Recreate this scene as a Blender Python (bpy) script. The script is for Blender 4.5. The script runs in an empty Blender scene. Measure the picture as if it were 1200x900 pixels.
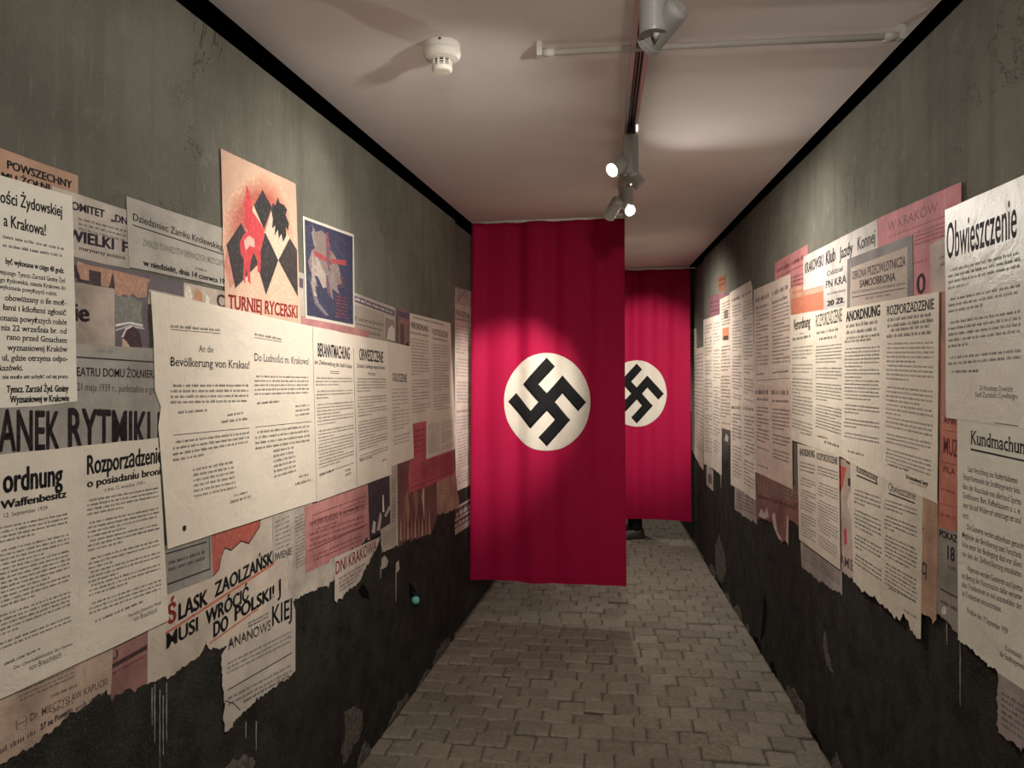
import bpy, bmesh, math, random
from mathutils import Vector, Matrix

# ------------------------------------------------------------------ camera, world, exposure
S = bpy.context.scene
C = S.collection
F, HOR, CAMZ = 900.0, 438.0, 1.6           # focal length in pixels, horizon row, eye height
cam = bpy.data.cameras.new('camera')
cam.sensor_width = 36.0
cam.lens = F / 1200 * 36
cam.shift_y = -(450 - HOR) / 1200
cam.clip_start = 0.02
camo = bpy.data.objects.new('camera', cam)
camo.location = (0, 0, CAMZ)
camo.rotation_euler = (math.pi / 2, 0, 0)
C.objects.link(camo)
S.camera = camo
w = bpy.data.worlds.new('world')
S.world = w
w.use_nodes = True
w.node_tree.nodes['Background'].inputs[0].default_value = (0.01, 0.01, 0.01, 1)
w.node_tree.nodes['Background'].inputs[1].default_value = 0.0
S.view_settings.view_transform = 'Standard'
S.view_settings.look = 'None'
S.view_settings.gamma = 1.0
S.view_settings.use_curve_mapping = False
S.view_settings.exposure = 0.58
WARM = (1.0, 0.94, 0.875)

# ------------------------------------------------------------------ helpers
def link(o, parent=None):
    C.objects.link(o)
    if parent is not None:
        o.parent = parent
    return o

def tag(o, label=None, cat=None, group=None, kind=None):
    if label: o['label'] = label
    if cat: o['category'] = cat
    if group: o['group'] = group
    if kind: o['kind'] = kind
    return o

def empty(name, loc, label, cat, group=None):
    o = bpy.data.objects.new(name, None)
    o.empty_display_size = 0.05
    o.location = loc
    link(o)
    return tag(o, label, cat, group)

def mesh_obj(name, verts, faces, mat, parent=None, smooth=False):
    me = bpy.data.meshes.new(name)
    me.from_pydata([tuple(v) for v in verts], [], faces)
    if smooth:
        me.polygons.foreach_set('use_smooth', [True] * len(me.polygons))
    me.update()
    if mat: me.materials.append(mat)
    return link(bpy.data.objects.new(name, me), parent)

def bm_obj(name, bm, mat, parent=None, smooth=False):
    me = bpy.data.meshes.new(name)
    bmesh.ops.recalc_face_normals(bm, faces=bm.faces)
    bm.to_mesh(me); bm.free()
    if smooth:
        me.polygons.foreach_set('use_smooth', [True] * len(me.polygons))
    if mat: me.materials.append(mat)
    return link(bpy.data.objects.new(name, me), parent)

def add_box(bm, lo, hi, M=None):
    vs = [bm.verts.new(((lo, hi)[i][0], (lo, hi)[j][1], (lo, hi)[k][2])) for i in (0, 1) for j in (0, 1) for k in (0, 1)]
    for f in ((0, 1, 3, 2), (4, 6, 7, 5), (0, 4, 5, 1), (2, 3, 7, 6), (0, 2, 6, 4), (1, 5, 7, 3)):
        bm.faces.new([vs[i] for i in f])
    if M is not None:
        bmesh.ops.transform(bm, matrix=M, verts=vs)
    return vs

def add_lathe(bm, prof, M=None, n=32, cap=True):
    """prof = list of (radius, z); revolved about local z."""
    rings = []
    allv = []
    for r, z in prof:
        ring = [bm.verts.new((r * math.cos(2 * math.pi * i / n), r * math.sin(2 * math.pi * i / n), z)) for i in range(n)]
        rings.append(ring); allv += ring
    for a, b in zip(rings, rings[1:]):
        for i in range(n):
            bm.faces.new((a[i], a[(i + 1) % n], b[(i + 1) % n], b[i]))
    if cap:
        bm.faces.new(rings[0][::-1]); bm.faces.new(rings[-1])
    if M is not None:
        bmesh.ops.transform(bm, matrix=M, verts=allv)

def add_tube(bm, pts, r, n=10):
    pts = [Vector(p) for p in pts]
    prev = None
    for i, p in enumerate(pts):
        d = (pts[min(i + 1, len(pts) - 1)] - pts[max(i - 1, 0)]).normalized()
        a = d.orthogonal().normalized() if abs(d.z) > .9 else d.cross(Vector((0, 0, 1))).normalized()
        b = d.cross(a)
        ring = [bm.verts.new(p + r * (math.cos(2 * math.pi * k / n) * a + math.sin(2 * math.pi * k / n) * b)) for k in range(n)]
        if prev:
            for k in range(n):
                bm.faces.new((prev[k], prev[(k + 1) % n], ring[(k + 1) % n], ring[k]))
        else:
            bm.faces.new(ring[::-1])
        prev = ring
    bm.faces.new(prev)

# ------------------------------------------------------------------ materials
def new_mat(name):
    m = bpy.data.materials.new(name); m.use_nodes = True
    nt = m.node_tree
    return m, nt, nt.nodes['Principled BSDF']

def N(nt, typ, **kw):
    n = nt.nodes.new(typ)
    for k, v in kw.items():
        if k in n.inputs.keys(): n.inputs[k].default_value = v
        else: setattr(n, k, v)
    return n

def ramp(nt, fac, stops):
    r = nt.nodes.new('ShaderNodeValToRGB')
    els = r.color_ramp.elements
    while len(els) < len(stops): els.new(0.5)
    for e, (p, c) in zip(els, stops):
        e.position = p
        e.color = (c, c, c, 1) if isinstance(c, (int, float)) else (*c, 1)
    nt.links.new(fac, r.inputs[0])
    return r.outputs[0]

def mix(nt, a, b, fac, mode='MIX'):
    m = nt.nodes.new('ShaderNodeMix'); m.data_type = 'RGBA'; m.blend_type = mode
    for sock, v in ((m.inputs[6], a), (m.inputs[7], b), (m.inputs[0], fac)):
        if isinstance(v, bpy.types.NodeSocket): nt.links.new(v, sock)
        elif isinstance(v, (int, float)): sock.default_value = v
        else: sock.default_value = (*v, 1)
    return m.outputs[2]

def noise(nt, vec, scale, detail=4, rough=.55):
    n = N(nt, 'ShaderNodeTexNoise', Scale=scale, Detail=detail, Roughness=rough)
    if vec is not None: nt.links.new(vec, n.inputs['Vector'])
    return n.outputs[0]

def scaled(nt, vec, s):
    m = N(nt, 'ShaderNodeMapping'); m.inputs['Scale'].default_value = s
    nt.links.new(vec, m.inputs['Vector'])
    return m.outputs[0]

def bump(nt, b, height, strength, dist=.01):
    n = N(nt, 'ShaderNodeBump', Strength=strength, Distance=dist)
    nt.links.new(height, n.inputs['Height'])
    nt.links.new(n.outputs[0], b.inputs['Normal'])

_plain = {}
def plain(name, col, rough=.6, metal=0.0, spec=.4):
    if name in _plain: return _plain[name]
    m, nt, b = new_mat(name)
    b.inputs['Base Color'].default_value = (*col, 1)
    b.inputs['Roughness'].default_value = rough
    b.inputs['Metallic'].default_value = metal
    b.inputs['Specular IOR Level'].default_value = spec
    _plain[name] = m
    return m

_paper = {}
def paper(col, wear=.3, rough=.72):
    key = (col, wear, rough)
    if key in _paper: return _paper[key]
    m, nt, b = new_mat('paper_%d' % len(_paper))
    tc = nt.nodes.new('ShaderNodeTexCoord').outputs['Object']
    oi = nt.nodes.new('ShaderNodeObjectInfo').outputs['Random']
    vec = nt.nodes.new('ShaderNodeVectorMath'); vec.operation = 'ADD'
    nt.links.new(tc, vec.inputs[0])
    sc = nt.nodes.new('ShaderNodeVectorMath'); sc.operation = 'SCALE'; sc.inputs['Scale'].default_value = 20
    sc.inputs[0].default_value = (1, .7, .3)
    nt.links.new(oi, sc.inputs['Scale'])
    nt.links.new(sc.outputs[0], vec.inputs[1])
    v = vec.outputs[0]
    big = noise(nt, v, 7, 5, .6)
    c1 = mix(nt, tuple(x * (1 - .45 * wear) for x in col), tuple(min(1, x * (1 + .18 * wear) + .03 * wear) for x in col),
             ramp(nt, big, [(.32, 0), (.66, 1)]))
    streak = noise(nt, scaled(nt, v, (45, 5, 5)), 2.2, 4, .6)
    c2 = mix(nt, c1, tuple(min(1, x * .62 + .015) for x in col), ramp(nt, streak, [(.60, 0), (.80, min(1, .25 + wear))]))
    fine = noise(nt, v, 260, 3, .6)
    c3 = mix(nt, c2, (.62, .58, .50), ramp(nt, fine, [(.68, 0), (.80, min(.75, 1.0 * max(0, wear - .25)))]))
    nt.links.new(c3, b.inputs['Base Color'])
    b.inputs['Roughness'].default_value = rough
    b.inputs['Specular IOR Level'].default_value = .3
    crease = N(nt, 'ShaderNodeTexNoise', Scale=9, Detail=5, Roughness=.6, Distortion=.5)
    nt.links.new(v, crease.inputs['Vector'])
    ad = nt.nodes.new('ShaderNodeMath'); ad.operation = 'MULTIPLY_ADD'; ad.inputs[1].default_value = .10
    nt.links.new(fine, ad.inputs[0]); nt.links.new(crease.outputs[0], ad.inputs[2])
    bump(nt, b, ad.outputs[0], .55, .012)
    _paper[key] = m
    return m

_ink = {}
def ink(col):
    if col in _ink: return _ink[col]
    m, nt, b = new_mat('ink_%d' % len(_ink))
    tc = nt.nodes.new('ShaderNodeTexCoord').outputs['Object']
    f = noise(nt, tc, 120, 4, .6)
    c = mix(nt, col, tuple(min(1, x * 1.35 + .03) for x in col), ramp(nt, f, [(.48, 0), (.70, 1)]))
    nt.links.new(c, b.inputs['Base Color'])
    b.inputs['Roughness'].default_value = .75
    b.inputs['Specular IOR Level'].default_value = .2
    _ink[col] = m
    return m

def wall_material():
    m, nt, b = new_mat('stained_stucco')
    tc = nt.nodes.new('ShaderNodeNewGeometry').outputs['Position']
    sep = nt.nodes.new('ShaderNodeSeparateXYZ'); nt.links.new(tc, sep.inputs[0])
    big = noise(nt, tc, 1.6, 6, .62)
    med = noise(nt, tc, 9, 6, .65)
    fine = noise(nt, tc, 170, 4, .65)
    stre = noise(nt, scaled(nt, tc, (9, 9, .55)), 1.6, 5, .6)
    up = mix(nt, (.105, .101, .079), (.205, .195, .158), ramp(nt, big, [(.30, 0), (.70, 1)]))
    up = mix(nt, up, (.085, .080, .060), ramp(nt, stre, [(.50, 0), (.75, .5)]))
    up = mix(nt, up, (.32, .305, .255), ramp(nt, med, [(.60, 0), (.80, .4)]))
    up = mix(nt, up, (.07, .066, .05), ramp(nt, fine, [(.56, 0), (.74, .55)]))
    scuff = noise(nt, scaled(nt, tc, (60, 60, 7)), 1.5, 5, .7)
    up = mix(nt, up, (.34, .325, .275), ramp(nt, scuff, [(.58, 0), (.74, .35)]))
    low = mix(nt, (.013, .012, .0095), (.040, .037, .028), ramp(nt, med, [(.35, 0), (.72, 1)]))
    low = mix(nt, low, (.115, .108, .09), ramp(nt, fine, [(.56, 0), (.76, .9)]))
    # the dark painted dado ends in a ragged line behind the posters
    ad = nt.nodes.new('ShaderNodeMath'); ad.operation = 'MULTIPLY_ADD'; ad.inputs[1].default_value = .55
    nt.links.new(big, ad.inputs[0]); nt.links.new(sep.outputs[2], ad.inputs[2])
    mr = nt.nodes.new('ShaderNodeMapRange'); mr.inputs['From Min'].default_value = 1.20; mr.inputs['From Max'].default_value = 1.60
    nt.links.new(ad.outputs[0], mr.inputs['Value'])
    col = mix(nt, low, up, mr.outputs[0])
    crackn = N(nt, 'ShaderNodeTexNoise', Scale=3.2, Detail=6, Roughness=.7, Distortion=1.0)
    nt.links.new(scaled(nt, tc, (1, 1, .45)), crackn.inputs['Vector'])
    crack = ramp(nt, crackn.outputs[0], [(.494, 0), (.4995, 1), (.505, 0)])
    gate = ramp(nt, noise(nt, tc, 2.3, 2, .5), [(.55, 0), (.62, 1)])
    cr = nt.nodes.new('ShaderNodeMath'); cr.operation = 'MULTIPLY'
    nt.links.new(crack, cr.inputs[0]); nt.links.new(gate, cr.inputs[1])
    col = mix(nt, col, (.03, .028, .022), cr.outputs[0])
    nt.links.new(col, b.inputs['Base Color'])
    b.inputs['Roughness'].default_value = .9
    b.inputs['Specular IOR Level'].default_value = .15
    h = nt.nodes.new('ShaderNodeMath'); h.operation = 'MULTIPLY_ADD'; h.inputs[1].default_value = .35
    nt.links.new(fine, h.inputs[0]); nt.links.new(med, h.inputs[2])
    bump(nt, b, h.outputs[0], .9, .016)
    return m

def speckle(name, c0, c1, scale, rough=.85, bstr=.4):
    m, nt, b = new_mat(name)
    tc = nt.nodes.new('ShaderNodeNewGeometry').outputs['Position']
    f = noise(nt, tc, scale, 6, .65)
    nt.links.new(mix(nt, c0, c1, ramp(nt, f, [(.32, 0), (.7, 1)])), b.inputs['Base Color'])
    b.inputs['Roughness'].default_value = rough
    b.inputs['Specular IOR Level'].default_value = .2
    bump(nt, b, noise(nt, tc, scale * 6, 4, .6), bstr, .006)
    return m

def stone_material():
    m, nt, b = new_mat('worn_sett')
    tc = nt.nodes.new('ShaderNodeNewGeometry').outputs['Position']
    oi = nt.nodes.new('ShaderNodeObjectInfo').outputs['Random']
    f = noise(nt, tc, 38, 6, .65)
    g = noise(nt, tc, 1.8, 4, .6)
    c = mix(nt, (.125, .106, .080), (.265, .23, .178), ramp(nt, f, [(.3, 0), (.72, 1)]))
    c = mix(nt, c, (.10, .086, .066), ramp(nt, g, [(.40, 0), (.70, .6)]))
    c = mix(nt, c, (.42, .37, .30), ramp(nt, oi, [(.0, 0), (1, .22)]))
    nt.links.new(c, b.inputs['Base Color'])
    b.inputs['Roughness'].default_value = .8
    b.inputs['Specular IOR Level'].default_value = .3
    bump(nt, b, noise(nt, tc, 120, 4, .6), .5, .006)
    return m

def cloth_material(name, col, rough=.8, sheen=.3, thread=900):
    m, nt, b = new_mat(name)
    tc = nt.nodes.new('ShaderNodeTexCoord').outputs['Object']
    f = noise(nt, tc, 30, 4, .6)
    nt.links.new(mix(nt, tuple(x * .9 for x in col), tuple(min(1, x * 1.08) for x in col), f), b.inputs['Base Color'])
    b.inputs['Roughness'].default_value = rough
    b.inputs['Specular IOR Level'].default_value = .15
    b.inputs['Sheen Weight'].default_value = sheen
    b.inputs['Sheen Tint'].default_value = (*[min(1, x * 2) for x in col], 1)
    bump(nt, b, noise(nt, tc, thread, 2, .5), .15, .002)
    return m

def emit(name, col, s):
    m, nt, b = new_mat(name)
    b.inputs['Base Color'].default_value = (.8, .8, .8, 1)
    b.inputs['Emission Color'].default_value = (*col, 1)
    b.inputs['Emission Strength'].default_value = s
    return m

M_WALL = wall_material()
M_CEIL = speckle('ceiling_paint', (.73, .675, .65), (.80, .745, .72), 2.0, .9, .06)
M_GAP_SHADE = plain('gap_shade_black', (.004, .004, .004), .95, 0, .05)  # near-black slabs put the shade of the ceiling gaps into the colour
M_STONE = stone_material()
M_MORTAR = speckle('mortar', (.075, .063, .048), (.15, .125, .098), 30)
M_PLASTER = speckle('bare_plaster', (.035, .032, .025), (.20, .18, .14), 55, .95, .8)
M_LAMP = plain('lamp_grey', (.33, .32, .30), .45, .2)
M_TRACK = plain('track_aluminium', (.62, .60, .57), .35, .6)
M_BLACK = plain('black_plastic', (.012, .012, .012), .5)
M_WHITEP = plain('white_plastic', (.70, .66, .58), .45)
M_LENS = emit('lamp_lens', (1, .93, .82), 60)

# ------------------------------------------------------------------ walls as planes X = x0 + k*Y
class Wall:
    def __init__(self, x0, k, side, back=0.0):
        self.x0, self.k, self.side = x0 - back * (1 if side > 0 else -1) * 0, k, side
        L = math.hypot(1, k)
        # side -1 = left wall (normal +X), +1 = right wall (normal -X)
        self.n = Vector((-side / L, side * k / L, 0))
        self.t = Vector((-side * k / L, -side / L, 0))       # reading direction in the picture
        self.x0 = x0 + side * back * L
        self.posters = []
    def p3(self, px, py):
        Y = self.x0 / ((px - 600) / F - self.k)
        return Vector((self.x0 + self.k * Y, Y, CAMZ + (HOR - py) * Y / F))
    def az(self, px, py):
        p = self.p3(px, py)
        return Vector((p.dot(self.t), p.z))
    def scale(self, px):
        return self.x0 / ((px - 600) / F - self.k) / F        # metres per pixel of height
    def matrix(self, a, z):
        # wall frame at (a, z): local x = reading direction, y = up, z = normal
        base = Vector((self.x0, 0, 0))
        o = base + self.t * (a - base.dot(self.t)) + Vector((0, 0, z))
        M = Matrix.Identity(4)
        for i, v in enumerate((self.t, Vector((0, 0, 1)), self.n)):
            M[0][i], M[1][i], M[2][i] = v
        M[0][3], M[1][3], M[2][3] = o
        return M

WL = Wall(-1.18, .179, -1)
WR = Wall(1.00, .0978, 1)
WLF = Wall(-1.18, .179, -1, .02)
WRF = Wall(1.00, .0978, 1, .02)
Y0, Y1 = -2.4, 10.6
YJL, YJR = 4.66, 6.60                          # where the wall panels meet

def wall_slab(name, wl, ya, yb, ztop, thick=.10):
    pts = []
    for y in (ya, yb):
        p = Vector((wl.x0 + wl.k * y, y, 0))
        pts += [p, p - wl.n * thick]
    bm = bmesh.new()
    lo = [bm.verts.new(p) for p in (pts[0], pts[1], pts[3], pts[2])]
    hi = [bm.verts.new(p + Vector((0, 0, ztop))) for p in (pts[0], pts[1], pts[3], pts[2])]
    bm.faces.new(lo); bm.faces.new(hi)
    for i in range(4):
        bm.faces.new((lo[i], lo[(i + 1) % 4], hi[(i + 1) % 4], hi[i]))
    o = bm_obj(name, bm, M_WALL)
    tag(o, kind='structure')
    return o

o_wl = wall_slab('wall_left', WL, Y0, YJL, 2.53)
o_wlf = wall_slab('wall_left_far', WLF, YJL + .004, Y1, 2.53)
o_wr = wall_slab('wall_right', WR, Y0, YJR, 2.592)
o_wrf = wall_slab('wall_right_far', WRF, YJR + .02, Y1, 2.592)
tag(o_wl, 'dark stained concrete wall plastered with posters on the left', kind='structure')
tag(o_wlf, 'recessed wall panel behind the first hanging banner', kind='structure')
tag(o_wr, 'dark stained concrete wall plastered with posters on the right', kind='structure')
tag(o_wrf, 'recessed wall panel beside the second hanging banner', kind='structure')

def flat_slab(name, pts, z0, z1, mat, label):
    n = len(pts)
    v = [(x, y, z0) for x, y in pts] + [(x, y, z1) for x, y in pts]
    f = [tuple(range(n))[::-1], tuple(range(n, 2 * n))] + [(i, (i + 1) % n, n + (i + 1) % n, n + i) for i in range(n)]
    o = mesh_obj(name, v, f, mat)
    return tag(o, label, kind='structure')

def xl(y): return WL.x0 + WL.k * y
def xr(y): return WR.x0 + WR.k * y
flat_slab('ceiling', [(xl(Y0), Y0), (xr(Y0) - .055, Y0), (xr(Y1) - .045, Y1), (xl(Y1), Y1)], 2.60, 2.63, M_CEIL,
          'smooth off-white ceiling over the corridor')
flat_slab('gap_shade_1', [(xl(Y0) - .3, Y0 - .1), (xr(Y0) + .3, Y0 - .1), (xr(Y1) + .3, Y1 + .1), (xl(Y1) - .3, Y1 + .1)], 2.74, 2.78, M_GAP_SHADE,
          'black slab standing in for the darkness above the ceiling edge')
flat_slab('gap_shade_2', [(xl(Y0) - .20, Y0), (xl(Y0) - .14, Y0), (xl(Y1) - .14, Y1), (xl(Y1) - .20, Y1)], 0, 2.74, M_GAP_SHADE,
          'black slab standing in for the shade in the gap along the top of the left wall')
flat_slab('gap_shade_3', [(xr(Y0) + .14, Y0), (xr(Y0) + .20, Y0), (xr(Y1) + .20, Y1), (xr(Y1) + .14, Y1)], 0, 2.74, M_GAP_SHADE,
          'black slab standing in for the shade in the gap along the top of the right wall')
flat_slab('wall_back', [(xl(Y1) - .2, Y1), (xr(Y1) + .2, Y1), (xr(Y1) + .2, Y1 + .1), (xl(Y1) - .2, Y1 + .1)], 0, 2.74, M_WALL,
          'dark wall closing the far end of the corridor')
flat_slab('wall_front', [(xl(Y0) - .2, Y0 - .1), (xr(Y0) + .2, Y0 - .1), (xr(Y0) + .2, Y0), (xl(Y0) - .2, Y0)], 0, 2.74, M_WALL,
          'dark wall closing the near end of the corridor')
floor = flat_slab('floor', [(xl(Y0) - .1, Y0), (xr(Y0) + .1, Y0), (xr(Y1) + .1, Y1), (xl(Y1) - .1, Y1)], -.10, -.010, M_MORTAR,
                  'corridor floor paved with worn brownish setts')

# ------------------------------------------------------------------ setts
rnd = random.Random(7)
def sett_mesh(seed):
    r = random.Random(seed)
    bm = bmesh.new()
    def ring(sx, z, j):
        out = []
        for (cx, cy) in ((-1, -1), (1, -1), (1, 1), (-1, 1)):
            out.append(bm.verts.new((cx * (.5 - sx) + r.uniform(-j, j), cy * (.5 - sx) + r.uniform(-j, j), z)))
        return out
    # octagon-ish rounded block: three rings
    rs = []
    for sx, z in ((.0, -.010), (.02, -.003), (.085, .0015)):
        base = []
        for (cx, cy) in ((-1, -1), (1, -1), (1, 1), (-1, 1)):
            h = .5 - sx
            c = .06 if sx < .08 else .05
            pa, pb = (cx * h, cy * (h - c)), (cx * (h - c), cy * h)
            if cx * cy < 0: pa, pb = pb, pa
            base += [pb, pa] if cx * cy > 0 and False else [pa, pb]
        rs.append([[x, y, z] for x, y in base])
    jit = [(r.uniform(-.022, .022), r.uniform(-.03, .03)) for _ in range(8)]
    rings = []
    for ring_ in rs:
        rings.append([bm.verts.new((p[0] + j[0], p[1] + j[1], p[2] + r.uniform(-.001, .001))) for p, j in zip(ring_, jit)])
    # order points by angle so that the outline is convex
    order = sorted(range(8), key=lambda i: math.atan2(rs[0][i][1], rs[0][i][0]))
    rings = [[rg[i] for i in order] for rg in rings]
    for a, b in zip(rings, rings[1:]):
        for i in range(8):
            bm.faces.new((a[i], a[(i + 1) % 8], b[(i + 1) % 8], b[i]))
    bm.faces.new(rings[-1])
    bmesh.ops.recalc_face_normals(bm, faces=bm.faces)
    me = bpy.data.meshes.new('sett')
    bm.to_mesh(me); bm.free()
    me.materials.append(M_STONE)
    return me
setts = [sett_mesh(100 + i) for i in range(8)]
ROW = .128
rest_v, rest_f = [], []
single = 0
nrow = int((Y1 - Y0) / ROW)
for ri in range(nrow):
    yc = Y0 + (ri + .5) * ROW
    a, b = xl(yc) + .012, xr(yc) - .012
    n = max(6, int((b - a) / .125))
    n = max(6, int((b - a) / .128))
    ws = [rnd.uniform(.86, 1.16) for _ in range(n)]
    if ri % 2: ws[0] *= .5; ws.append(.5)
    tot = sum(ws)
    x = a
    for wd in ws:
        wd = wd / tot * (b - a)
        # rows lie square to the corridor, so they tilt slightly against the picture
        cx = x + wd / 2
        cy = yc - .14 * (cx - .45) + rnd.choice((-.009, .009)) + rnd.uniform(-.004, .004)
        x += wd
        me = setts[rnd.randrange(8)]
        M = Matrix.Translation((cx, cy, rnd.uniform(-.005, .003))) @ Matrix.Rotation(-.14 + rnd.uniform(-.05, .05), 4, 'Z') \
            @ Matrix.Rotation(rnd.uniform(-.022, .022), 4, 'X') @ Matrix.Rotation(rnd.uniform(-.02, .02), 4, 'Y') \
            @ Matrix.Diagonal((wd * 1.0, ROW * 1.0, 1, 1))
        if 3.05 < cy and single < 300:
            o = bpy.data.objects.new('sett', me)
            o.parent = floor
            o.matrix_world = M
            C.objects.link(o)
            single += 1
        else:
            k = len(rest_v)
            rest_v += [tuple(M @ v.co) for v in me.vertices]
            rest_f += [tuple(k + i for i in p.vertices) for p in me.polygons]
so = mesh_obj('sett_paving', rest_v, rest_f, M_STONE, floor)
so['kind'] = 'stuff'

# ------------------------------------------------------------------ lettering
_txt = {}
def text_mesh(s, bold=0.0, serif=False):
    key = (s, bold, serif)
    if key in _txt: return _txt[key]
    cu = bpy.data.curves.new('t', 'FONT')
    cu.body = s
    cu.offset = .004
    cu.resolution_u = 3
    ob = bpy.data.objects.new('t', cu)
    me = bpy.data.meshes.new_from_object(ob)
    vs = [(v.co.x, v.co.y) for v in me.vertices]
    fs = [tuple(p.vertices) for p in me.polygons]
    if serif:
        cnt = {}
        for f in fs:
            for i in range(len(f)):
                e = tuple(sorted((f[i], f[(i + 1) % len(f)])))
                cnt[e] = cnt.get(e, 0) + 1
        for (i, j), c in cnt.items():
            if c != 1: continue
            (ax, ay), (bx, by) = vs[i], vs[j]
            if abs(ay - by) < .004 and .045 < abs(ax - bx) < .17:
                x0, x1 = min(ax, bx) - .055, max(ax, bx) + .055
                up = ay < .25
                y0, y1 = (ay, ay + .035) if up else (ay - .035, ay)
                k = len(vs)
                vs += [(x0, y0), (x1, y0), (x1, y1), (x0, y1)]
                fs.append((k, k + 1, k + 2, k + 3))
    bold *= 1.45
    if bold > 0:                       # heavier weights: the print is struck again slightly to the side
        v0, f0 = list(vs), list(fs)
        vs, fs = [], []
        for dx, dy in ((-bold, 0), (0, 0), (bold, 0), (bold * .5, bold * .45), (-bold * .5, -bold * .45)):
            k = len(vs)
            vs += [(x + dx, y + dy) for x, y in v0]
            fs += [tuple(k + i for i in f) for f in f0]
    bpy.data.objects.remove(ob); bpy.data.curves.remove(cu); bpy.data.meshes.remove(me)
    xs = [v[0] for v in vs] or [0, 1]
    _txt[key] = (vs, fs, min(xs), max(xs))
    return _txt[key]
_h = text_mesh('H', 0.0)
CAP = max(v[1] for v in _h[0])

BLK = (.016, .014, .014)
GRY = (.10, .095, .09)
FADE = (.055, .05, .048)
RED = (.38, .035, .03)
MAR = (.10, .02, .022)
PLUM = (.055, .035, .05)
WHT = (.6, .56, .5)

def T(s, a, b, h, c=BLK, bold=.012, serif=False): return ('T', s, a, b, h, c, bold, serif)
def B(tl, tr, bl, br, n, c=BLK, heavy=.17, para=True, fill=.58, seed=0): return ('B', tl, tr, bl, br, n, c, heavy, para, fill, seed)
def L1(a, b, h, c=BLK, heavy=.2, seed=0): return ('B', (a[0], a[1] - h), (b[0], b[1] - h), a, b, 1, c, heavy, False, .95, seed)
def R(a, b, th=1.0, c=BLK): return ('R', a, b, th, c)
def SH(pts, c, name='illustration'): return ('S', pts, c, name)

def inside_any(a, b):
    return not (a[1] <= b[0] or b[1] <= a[0] or a[3] <= b[2] or b[3] <= a[2])

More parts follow.
